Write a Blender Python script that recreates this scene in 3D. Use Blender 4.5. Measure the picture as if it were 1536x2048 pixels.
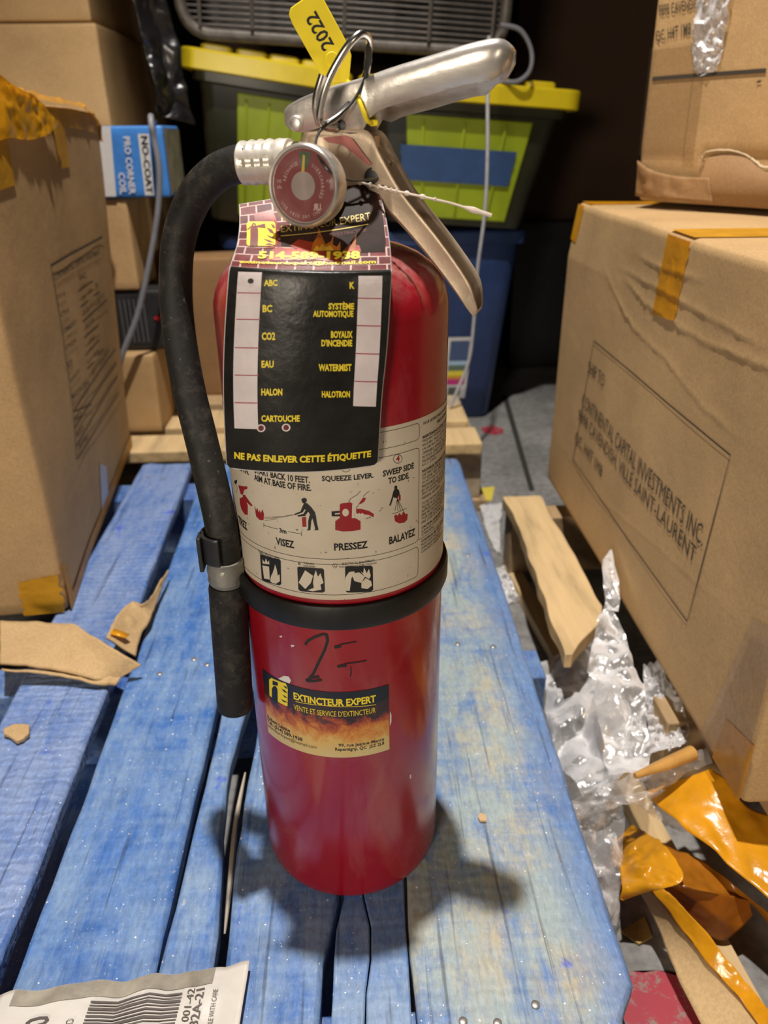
import bpy, bmesh, math, random
from math import sin, cos, pi, radians
from mathutils import Vector, Matrix, noise
random.seed(7)
for o in list(bpy.data.objects): bpy.data.objects.remove(o)
S = bpy.context.scene
COL = S.collection

# ------------------------------------------------------------------ camera, world, lights, exposure
cd = bpy.data.cameras.new('camera'); cam = bpy.data.objects.new('camera', cd); COL.objects.link(cam)
cd.sensor_fit = 'VERTICAL'; cd.sensor_height = 36; cd.lens = 1540 / 2048 * 36
cd.clip_start = .01
RX = Vector((.998919, -.045341, -.010254)); DN = Vector((-.029095, -.437779, -.898612)); FW = Vector((.036255, .897939, -.438625))
CP = Vector((.009797, -.426968, .477928))
cam.matrix_world = Matrix(((RX.x, -DN.x, -FW.x, CP.x), (RX.y, -DN.y, -FW.y, CP.y), (RX.z, -DN.z, -FW.z, CP.z), (0, 0, 0, 1)))
cd.dof.use_dof = True; cd.dof.focus_distance = .44; cd.dof.aperture_fstop = 9.5
S.camera = cam
w = bpy.data.worlds.new('world'); S.world = w; w.use_nodes = True
w.node_tree.nodes['Background'].inputs[0].default_value = (1, .93, .84, 1)
w.node_tree.nodes['Background'].inputs[1].default_value = .016
S.view_settings.view_transform = 'Standard'; S.view_settings.look = 'None'; S.view_settings.gamma = 1
S.view_settings.use_curve_mapping = False
S.view_settings.exposure = -0.12
def point(name, loc, e, r, c):
    l = bpy.data.lights.new(name, 'POINT'); l.energy = e; l.shadow_soft_size = r; l.color = c
    o = bpy.data.objects.new(name, l); o.location = loc; COL.objects.link(o); return o
def area(name, loc, to, e, sx, sy, c):
    l = bpy.data.lights.new(name, 'AREA'); l.shape = 'RECTANGLE'; l.size = sx; l.size_y = sy; l.energy = e; l.color = c
    o = bpy.data.objects.new(name, l); o.location = loc; COL.objects.link(o)
    o.rotation_euler = (Vector(to) - Vector(loc)).to_track_quat('-Z', 'Y').to_euler(); return o
def spot(name, loc, to, e, r, size, blend, c):
    l = bpy.data.lights.new(name, 'SPOT'); l.energy = e; l.shadow_soft_size = r; l.color = c; l.spot_size = size; l.spot_blend = blend
    o = bpy.data.objects.new(name, l); o.location = loc; COL.objects.link(o)
    o.rotation_euler = (Vector(to) - Vector(loc)).to_track_quat('-Z', 'Y').to_euler(); return o
spot('overhead_lamp', (-.03, .085, 2.25), (-.03, .15, 0), 265, .026, radians(74), .45, (1, .95, .89))
area('aisle_lamp_behind', (-.80, -2.0, .66), (.1, .4, .25), 30, .40, .3, (1, .88, .72))
point('aisle_lamp_right', (1.0, -1.72, .66), 17, .07, (1, .86, .68))

# ------------------------------------------------------------------ helpers
def V(*a): return Vector(a if len(a) > 1 else a[0])
def crs(P, t):
    n = len(P); t = min(max(t, 0), n - 1 - 1e-9); i = int(t); f = t - i
    g = lambda k: Vector(P[min(max(k, 0), n - 1)])
    a, b, c, d = g(i - 1), g(i), g(i + 1), g(i + 2)
    return .5 * (2 * b + (c - a) * f + (2 * a - 5 * b + 4 * c - d) * f * f + (3 * b - a - 3 * c + d) * f ** 3)
def spline(P, n): return [crs(P, i * (len(P) - 1) / n) for i in range(n + 1)]
def lerp_tab(tab, y):
    if y <= tab[0][0]: return tab[0][1]
    for (a, b), (c, d) in zip(tab[:-1], tab[1:]):
        if y <= c: return b + (d - b) * (y - a) / (c - a)
    return tab[-1][1]
def N3(p, s=1.0, o=0): return noise.noise(Vector(p) * s + Vector((o * 13.7, o * 7.3, o * 3.1)))

class MB:
    def __init__(s): s.v = []; s.f = []; s.uv = None
    def add(s, vs, fs):
        o = len(s.v); s.v += [tuple(x) for x in vs]; s.f += [tuple(i + o for i in f) for f in fs]; return s
    def box(s, a, b, M=None):
        (x0, y0, z0), (x1, y1, z1) = a, b
        vs = [V(x, y, z) for x in (x0, x1) for y in (y0, y1) for z in (z0, z1)]
        if M: vs = [M @ q for q in vs]
        return s.add(vs, [(0, 1, 3, 2), (4, 6, 7, 5), (0, 4, 5, 1), (2, 3, 7, 6), (0, 2, 6, 4), (1, 5, 7, 3)])
    def tube(s, P, r, seg=10, caps=True):
        P = [Vector(p) for p in P]; n = len(P); rr = r if isinstance(r, (list, tuple)) else [r] * n
        t0 = (P[1] - P[0]).normalized(); up = Vector((0, 0, 1)) if abs(t0.z) < .9 else Vector((1, 0, 0))
        nrm = t0.cross(up).normalized(); vs = []
        for i in range(n):
            t = (P[min(i + 1, n - 1)] - P[max(i - 1, 0)]).normalized()
            nrm = (nrm - t * nrm.dot(t)).normalized(); b = t.cross(nrm)
            for k in range(seg):
                a = 2 * pi * k / seg; vs.append(P[i] + (nrm * cos(a) + b * sin(a)) * rr[i])
        fs = [(i * seg + k, i * seg + (k + 1) % seg, (i + 1) * seg + (k + 1) % seg, (i + 1) * seg + k) for i in range(n - 1) for k in range(seg)]
        if caps: fs += [tuple(range(seg - 1, -1, -1)), tuple((n - 1) * seg + k for k in range(seg))]
        return s.add(vs, fs)
    def lathe(s, prof, seg=48, M=None):
        # prof: (r, z); revolved about z
        vs = []
        for r, z in prof:
            for k in range(seg):
                a = 2 * pi * k / seg; q = V(r * cos(a), r * sin(a), z); vs.append(M @ q if M else q)
        n = len(prof)
        fs = [(i * seg + k, i * seg + (k + 1) % seg, (i + 1) * seg + (k + 1) % seg, (i + 1) * seg + k) for i in range(n - 1) for k in range(seg)]
        fs += [tuple(range(seg - 1, -1, -1)), tuple((n - 1) * seg + k for k in range(seg))]
        return s.add(vs, fs)
    def grid(s, fn, nu, nv, uvfn=None):
        o = len(s.v)
        vs = [fn(i / nu, j / nv) for j in range(nv + 1) for i in range(nu + 1)]
        fs = [(j * (nu + 1) + i, j * (nu + 1) + i + 1, (j + 1) * (nu + 1) + i + 1, (j + 1) * (nu + 1) + i) for j in range(nv) for i in range(nu)]
        if uvfn:
            if s.uv is None: s.uv = {}
            for j in range(nv + 1):
                for i in range(nu + 1): s.uv[o + j * (nu + 1) + i] = uvfn(i / nu, j / nv)
        return s.add(vs, fs)
    def prism(s, poly, fn0, fn1):
        n = len(poly); vs = [fn0(*p) for p in poly] + [fn1(*p) for p in poly]
        return s.add(vs, [tuple(range(n - 1, -1, -1)), tuple(range(n, 2 * n))] + [(i, (i + 1) % n, n + (i + 1) % n, n + i) for i in range(n)])

def worldloc(p):
    q = Vector((0, 0, 0))
    while p is not None: q += p.location; p = p.parent
    return q
def obj(name, mb, mat, parent=None, smooth=True, bevel=0, solid=0, sub=0, at=None, seg=2, ang=40, merge=0):
    me = bpy.data.meshes.new(name)
    off = worldloc(parent) if parent is not None else (Vector(at) if at else Vector((0, 0, 0)))
    me.from_pydata([tuple(Vector(v) - off) for v in mb.v], [], mb.f); me.update()
    if mb.uv:
        uvl = me.uv_layers.new(name='UVMap')
        for l in me.loops: uvl.data[l.index].uv = mb.uv.get(l.vertex_index, (0, 0))
    if merge:
        bm = bmesh.new(); bm.from_mesh(me); bmesh.ops.remove_doubles(bm, verts=bm.verts, dist=merge); bmesh.ops.recalc_face_normals(bm, faces=bm.faces); bm.to_mesh(me); bm.free()
    me.materials.append(mat)
    o = bpy.data.objects.new(name, me); COL.objects.link(o)
    if parent is not None: o.parent = parent
    else: o.location = off
    if smooth:
        me.polygons.foreach_set('use_smooth', [True] * len(me.polygons))
        if hasattr(me, 'set_sharp_from_angle'): me.set_sharp_from_angle(angle=radians(ang))
    if solid:
        m = o.modifiers.new('thick', 'SOLIDIFY'); m.thickness = solid; m.offset = 0
    if bevel:
        m = o.modifiers.new('bevel', 'BEVEL'); m.width = bevel; m.segments = seg; m.limit_method = 'ANGLE'; m.angle_limit = radians(35)
    if sub:
        m = o.modifiers.new('sub', 'SUBSURF'); m.levels = sub; m.render_levels = sub
    return o
def tag(o, label=None, cat=None, group=None, kind=None):
    if label: o['label'] = label
    if cat: o['category'] = cat
    if group: o['group'] = group
    if kind: o['kind'] = kind
    return o
def thing(name, loc, label, cat, group=None):
    o = bpy.data.objects.new(name, None); o.location = loc; o.empty_display_size = .05; COL.objects.link(o)
    return tag(o, label, cat, group)
def share(src, parent, delta=(0, 0, 0), rot=None):
    c = src.copy(); COL.objects.link(c); c.parent = parent; c.location = Vector(src.location) + Vector(delta)
    if rot: c.rotation_euler = rot
    return c

# ------------------------------------------------------------------ materials
def newmat(name):
    m = bpy.data.materials.new(name); m.use_nodes = True; nt = m.node_tree
    return m, nt, nt.nodes['Principled BSDF']
def nd(nt, t, **k):
    n = nt.nodes.new(t)
    for a, b in k.items(): setattr(n, a, b)
    return n
def ramp(nt, stops, src, interp='LINEAR'):
    r = nd(nt, 'ShaderNodeValToRGB'); e = r.color_ramp.elements; r.color_ramp.interpolation = interp
    while len(e) < len(stops): e.new(.5)
    for x, (p, c) in zip(e, stops): x.position = p; x.color = (*c, 1) if len(c) == 3 else c
    nt.links.new(src, r.inputs[0]); return r.outputs[0]
def nz(nt, scale, detail=4, vec=None, rough=.55, dist=0):
    n = nd(nt, 'ShaderNodeTexNoise'); n.inputs['Scale'].default_value = scale; n.inputs['Detail'].default_value = detail
    n.inputs['Roughness'].default_value = rough; n.inputs['Distortion'].default_value = dist
    if vec is not None: nt.links.new(vec, n.inputs['Vector'])
    return n.outputs['Fac']
def coords(nt, kind='Object', sc=(1, 1, 1), loc=(0, 0, 0)):
    t = nd(nt, 'ShaderNodeTexCoord'); mp = nd(nt, 'ShaderNodeMapping'); mp.inputs['Scale'].default_value = sc; mp.inputs['Location'].default_value = loc
    nt.links.new(t.outputs[kind], mp.inputs['Vector']); return mp.outputs['Vector']
def mixc(nt, a, b, fac, mode='MIX'):
    m = nd(nt, 'ShaderNodeMix', data_type='RGBA', blend_type=mode)
    for sock, x in ((m.inputs['A'], a), (m.inputs['B'], b)):
        if isinstance(x, (tuple, list)): sock.default_value = (*x, 1) if len(x) == 3 else x
        else: nt.links.new(x, sock)
    f = m.inputs['Factor']
    if isinstance(fac, (int, float)): f.default_value = fac
    else: nt.links.new(fac, f)
    return m.outputs['Result']
def bump(nt, bs, h, st, dist=.001):
    b = nd(nt, 'ShaderNodeBump'); b.inputs['Strength'].default_value = st; b.inputs['Distance'].default_value = dist
    nt.links.new(h, b.inputs['Height']); nt.links.new(b.outputs[0], bs.inputs['Normal'])
def M(name, c, rough=.5, metal=0, var=.12, scale=60, bmp=0, bscale=200, rvar=0, coat=0, sc=(1, 1, 1), spec=.5, bdist=.001):
    m, nt, b = newmat(name); v = coords(nt, 'Object', sc); n = nz(nt, scale, 5, v)
    lo = tuple(max(0, x * (1 - var)) for x in c); hi = tuple(min(1, x * (1 + var)) for x in c)
    nt.links.new(ramp(nt, [(.3, lo), (.7, hi)], n), b.inputs['Base Color'])
    b.inputs['Roughness'].default_value = rough; b.inputs['Metallic'].default_value = metal
    b.inputs['Coat Weight'].default_value = coat; b.inputs['Specular IOR Level'].default_value = spec
    if rvar:
        nt.links.new(ramp(nt, [(.3, (max(0, rough - rvar),) * 3), (.7, (min(1, rough + rvar),) * 3)], nz(nt, scale * .6, 4, v)), b.inputs['Roughness'])
    if bmp: bump(nt, b, nz(nt, bscale, 3, v), bmp, bdist)
    return m
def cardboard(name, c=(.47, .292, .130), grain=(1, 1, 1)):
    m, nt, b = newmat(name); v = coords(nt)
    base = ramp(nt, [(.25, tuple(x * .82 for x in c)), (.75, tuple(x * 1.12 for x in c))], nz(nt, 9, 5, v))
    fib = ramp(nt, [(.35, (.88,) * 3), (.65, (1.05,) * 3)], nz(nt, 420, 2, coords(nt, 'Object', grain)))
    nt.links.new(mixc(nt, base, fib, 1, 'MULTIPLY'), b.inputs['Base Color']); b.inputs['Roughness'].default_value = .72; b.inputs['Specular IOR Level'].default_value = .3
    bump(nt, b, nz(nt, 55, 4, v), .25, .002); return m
def plank(name, wear, blue=(.045, .145, .43), pale=(.21, .32, .50), off=0, yellow=0, saw=.16, strong=.8, edge=None):
    m, nt, b = newmat(name); v = coords(nt, 'Object', (1, .55, 1), (off, off * .7, 0))
    vs = coords(nt, 'Object', (1, .10, 1), (off, off, 0)); vx = coords(nt, 'Object', (.12, 1, 1), (off, off, 0))
    bl = ramp(nt, [(.28, tuple(x * .75 for x in blue)), (.5, blue), (.75, (blue[0] * 2.2, blue[1] * 1.4, min(1, blue[2] * 1.12)))], nz(nt, 38, 9, v, .7))
    pl = mixc(nt, pale, (.52, .43, .25), ramp(nt, [(.47, (0,) * 3), (.70, (yellow * 2,) * 3)], nz(nt, 26, 8, v, .72)))
    n1 = nz(nt, 24, 11, v, .75, .3); n2 = nz(nt, 85, 6, vs, .7); n3 = nz(nt, 110, 4, vx, .65)
    ad = nd(nt, 'ShaderNodeMath', operation='MULTIPLY_ADD'); nt.links.new(n2, ad.inputs[0]); ad.inputs[1].default_value = .45; nt.links.new(n1, ad.inputs[2])
    a2 = nd(nt, 'ShaderNodeMath', operation='MULTIPLY_ADD'); nt.links.new(n3, a2.inputs[0]); a2.inputs[1].default_value = .25; nt.links.new(ad.outputs[0], a2.inputs[2])
    fac = ramp(nt, [(1.0 - .30 * wear - .13, (0,) * 3), (1.0 - .30 * wear + .13, (strong,) * 3)], a2.outputs[0])
    if edge:
        sx = nd(nt, 'ShaderNodeSeparateXYZ'); nt.links.new(coords(nt), sx.inputs[0]); ea = nd(nt, 'ShaderNodeMath', operation='MULTIPLY_ADD'); nt.links.new(nz(nt, 30, 6, v, .7), ea.inputs[0]); ea.inputs[1].default_value = .035; nt.links.new(sx.outputs['X'], ea.inputs[2])
        fac = mixc(nt, fac, (.12, .12, .12), ramp(nt, [(edge[0], (0,) * 3), (edge[1], (.85,) * 3)], ea.outputs[0]))
    c0 = mixc(nt, bl, pl, fac)
    c0 = mixc(nt, c0, (.50, .52, .50), ramp(nt, [(.66, (0,) * 3), (.72, (.45,) * 3)], nz(nt, 130, 3, v, .6, 3.5)))
    c1 = mixc(nt, c0, (.06, .11, .60), ramp(nt, [(.69, (0,) * 3), (.73, (.7,) * 3)], nz(nt, 26, 3, v, .5, .8)))
    grain = ramp(nt, [(.33, (.35,) * 3), (.41, (1,) * 3)], nz(nt, 170, 4, coords(nt, 'Object', (1, .03, 1), (off, 0, 0)), .6))
    c2 = mixc(nt, mixc(nt, c1, grain, .75, 'MULTIPLY'), ramp(nt, [(.3, (.78,) * 3), (.7, (1.22,) * 3)], nz(nt, 420, 4, coords(nt, 'Object', (1, .3, 1)), .7)), .8, 'MULTIPLY')
    c3 = mixc(nt, c2, (.85, .85, .83), ramp(nt, [(.765, (0,) * 3), (.785, (1,) * 3)], nz(nt, 430, 1, coords(nt), .3)))  # white specks paint sparkling glints into the plank colour
    nt.links.new(c3, b.inputs['Base Color']); b.inputs['Roughness'].default_value = .46; b.inputs['Specular IOR Level'].default_value = .5
    sw = nd(nt, 'ShaderNodeTexWave', bands_direction='Y'); sw.inputs['Scale'].default_value = 33; sw.inputs['Distortion'].default_value = 5; sw.inputs['Detail'].default_value = 3; sw.inputs['Detail Scale'].default_value = 2.5
    nt.links.new(coords(nt), sw.inputs['Vector'])
    h = nd(nt, 'ShaderNodeMath', operation='MULTIPLY_ADD'); nt.links.new(sw.outputs['Fac'], h.inputs[0]); h.inputs[1].default_value = saw; nt.links.new(nz(nt, 240, 5, coords(nt, 'Object', (1, .12, 1))), h.inputs[2])
    bump(nt, b, h.outputs[0], .55, .0012); return m
def wood(name, c=(.58, .40, .20), off=0):
    m, nt, b = newmat(name); v = coords(nt, 'Object', (1, .12, 1), (off, off, off))
    nt.links.new(ramp(nt, [(.25, tuple(x * .6 for x in c)), (.5, c), (.8, tuple(min(1, x * 1.2) for x in c))], nz(nt, 55, 6, v, .6)), b.inputs['Base Color'])
    b.inputs['Roughness'].default_value = .75; bump(nt, b, nz(nt, 160, 4, v), .4, .001); return m
def film(name, c=(.86, .84, .83), lo=.22, hi=.85, bmp=.8, white=.35):
    m, nt, b = newmat(name); v = coords(nt); nt.nodes.remove(b)
    tr = nd(nt, 'ShaderNodeBsdfTransparent'); tr.inputs[0].default_value = (.97, .96, .95, 1); gl = nd(nt, 'ShaderNodeBsdfGlossy'); gl.inputs['Roughness'].default_value = .14
    df = nd(nt, 'ShaderNodeBsdfDiffuse'); df.inputs[0].default_value = (*c, 1); lw = nd(nt, 'ShaderNodeFresnel'); lw.inputs[0].default_value = 1.5
    bp_ = nd(nt, 'ShaderNodeBump'); bp_.inputs['Strength'].default_value = bmp; bp_.inputs['Distance'].default_value = .004; nt.links.new(nz(nt, 75, 5, v, .6, 1.0), bp_.inputs['Height'])
    for n_ in (gl, df, lw): nt.links.new(bp_.outputs[0], n_.inputs['Normal'])
    m1 = nd(nt, 'ShaderNodeMixShader'); m1.inputs[0].default_value = white; nt.links.new(gl.outputs[0], m1.inputs[1]); nt.links.new(df.outputs[0], m1.inputs[2])
    m2 = nd(nt, 'ShaderNodeMixShader'); nt.links.new(ramp(nt, [(.02, (lo,) * 3), (.5, (hi,) * 3)], lw.outputs[0]), m2.inputs[0]); nt.links.new(tr.outputs[0], m2.inputs[1]); nt.links.new(m1.outputs[0], m2.inputs[2])
    nt.links.new(m2.outputs[0], nt.nodes['Material Output'].inputs[0]); return m
def tape(name, c=(.80, .36, .012), tr=.25, rough=.22, spec=.6):
    m, nt, b = newmat(name); v = coords(nt)
    nt.links.new(ramp(nt, [(.3, tuple(x * .78 for x in c)), (.7, tuple(min(1, x * 1.1) for x in c))], nz(nt, 40, 4, v)), b.inputs['Base Color'])
    b.inputs['Roughness'].default_value = rough; b.inputs['Specular IOR Level'].default_value = spec
    bump(nt, b, nz(nt, 55, 4, v, .5, .6), .35, .003)
    if tr:
        t = nd(nt, 'ShaderNodeBsdfTranslucent'); t.inputs['Color'].default_value = (*c, 1); mx = nd(nt, 'ShaderNodeMixShader'); mx.inputs[0].default_value = tr
        out = nt.nodes['Material Output']; nt.links.new(b.outputs[0], mx.inputs[1]); nt.links.new(t.outputs[0], mx.inputs[2]); nt.links.new(mx.outputs[0], out.inputs[0])
    return m
def flat(name, c, rough=.5, var=.05, spec=.4): return M(name, c, rough, 0, var, 90, spec=spec)

# ------------------------------------------------------------------ flat print on surfaces
_gl = {}
def glyphs(s, bold):
    k = (s, bold)
    if k in _gl: return _gl[k]
    cu = bpy.data.curves.new('t', 'FONT'); cu.body = s; cu.size = 1; cu.resolution_u = 2; cu.offset = bold; cu.fill_mode = 'FRONT'
    ob = bpy.data.objects.new('t', cu); COL.objects.link(ob); bpy.context.view_layer.update()
    me = bpy.data.meshes.new_from_object(ob.evaluated_get(bpy.context.evaluated_depsgraph_get()))
    vs = [(v.co.x, v.co.y) for v in me.vertices]; fs = [tuple(p.vertices) for p in me.polygons]
    bpy.data.objects.remove(ob); bpy.data.curves.remove(cu); bpy.data.meshes.remove(me)
    x0 = min(v[0] for v in vs); x1 = max(v[0] for v in vs); y0 = min(v[1] for v in vs); y1 = max(v[1] for v in vs)
    _gl[k] = ([((x - x0) / (x1 - x0), (y - y0) / (y1 - y0)) for x, y in vs], fs); return _gl[k]
def polytri(pts, cuts, maxlen=0, sc=(1, 1)):
    bm = bmesh.new(); vs = [bm.verts.new((p[0] * sc[0], p[1] * sc[1], 0)) for p in pts]
    bm.faces.new(vs); bmesh.ops.triangulate(bm, faces=bm.faces[:], ngon_method='EAR_CLIP')
    if cuts: bmesh.ops.subdivide_edges(bm, edges=bm.edges[:], cuts=cuts, use_grid_fill=True)
    for _ in range(9):
        if not maxlen: break
        es = [e for e in bm.edges if e.calc_length() > maxlen]
        if not es: break
        bmesh.ops.subdivide_edges(bm, edges=es, cuts=1); bmesh.ops.triangulate(bm, faces=bm.faces[:])
    bmesh.ops.triangulate(bm, faces=bm.faces[:])
    bm.verts.ensure_lookup_table(); v = [(q.co.x / sc[0], q.co.y / sc[1]) for q in bm.verts]
    bm.verts.index_update(); f = [tuple(q.index for q in x.verts) for x in bm.faces]; bm.free(); return v, f
def decals(items, surf, order, cuts=3, maxlen=0, sc=(1, 1), key=lambda it: it[1]):
    """returns {colour: MB}; surf(a, b, off) -> world point"""
    out = {}
    for it in items:
        kind, col, pts = it[0], it[1], it[2]; mb = out.setdefault(key(it), MB()); off = order.get(col, .0003)
        if kind == 'T':
            vs, fs = glyphs(it[3], it[4]); a, b, c, d = pts
            q = []
            for x, y in vs:
                u = [(a[k] * (1 - x) + b[k] * x) * (1 - y) + (d[k] * (1 - x) + c[k] * x) * y for k in (0, 1)]
                q.append(surf(u[0], u[1], off))
            mb.add(q, fs)
        elif kind == 'P':
            v, f = polytri(pts, 0 if maxlen else cuts, maxlen, sc); mb.add([surf(x, y, off) for x, y in v], f)
        else:
            wd = it[3]; P = []
            for (a, b), (c, d) in zip(pts[:-1], pts[1:]):
                for i in range(3): P.append((a + (c - a) * i / 3, b + (d - b) * i / 3))
            P.append(tuple(pts[-1])); W = [surf(a, b, off) for a, b in P]; q = []
            for i, p in enumerate(W):
                t = (W[min(i + 1, len(W) - 1)] - W[max(i - 1, 0)]).normalized()
                n = (surf(P[i][0], P[i][1], off + .002) - p).normalized(); sd = n.cross(t).normalized() * wd / 2
                q += [p + sd, p - sd]
            mb.add(q, [(2 * i, 2 * i + 1, 2 * i + 3, 2 * i + 2) for i in range(len(W) - 1)])
    return out
def T(col, s, q, b=.0): return ['T', col, q, s, b]
def rect(x0, y0, x1, y1): return [(x0, y0), (x1, y0), (x1, y1), (x0, y1)]

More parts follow.
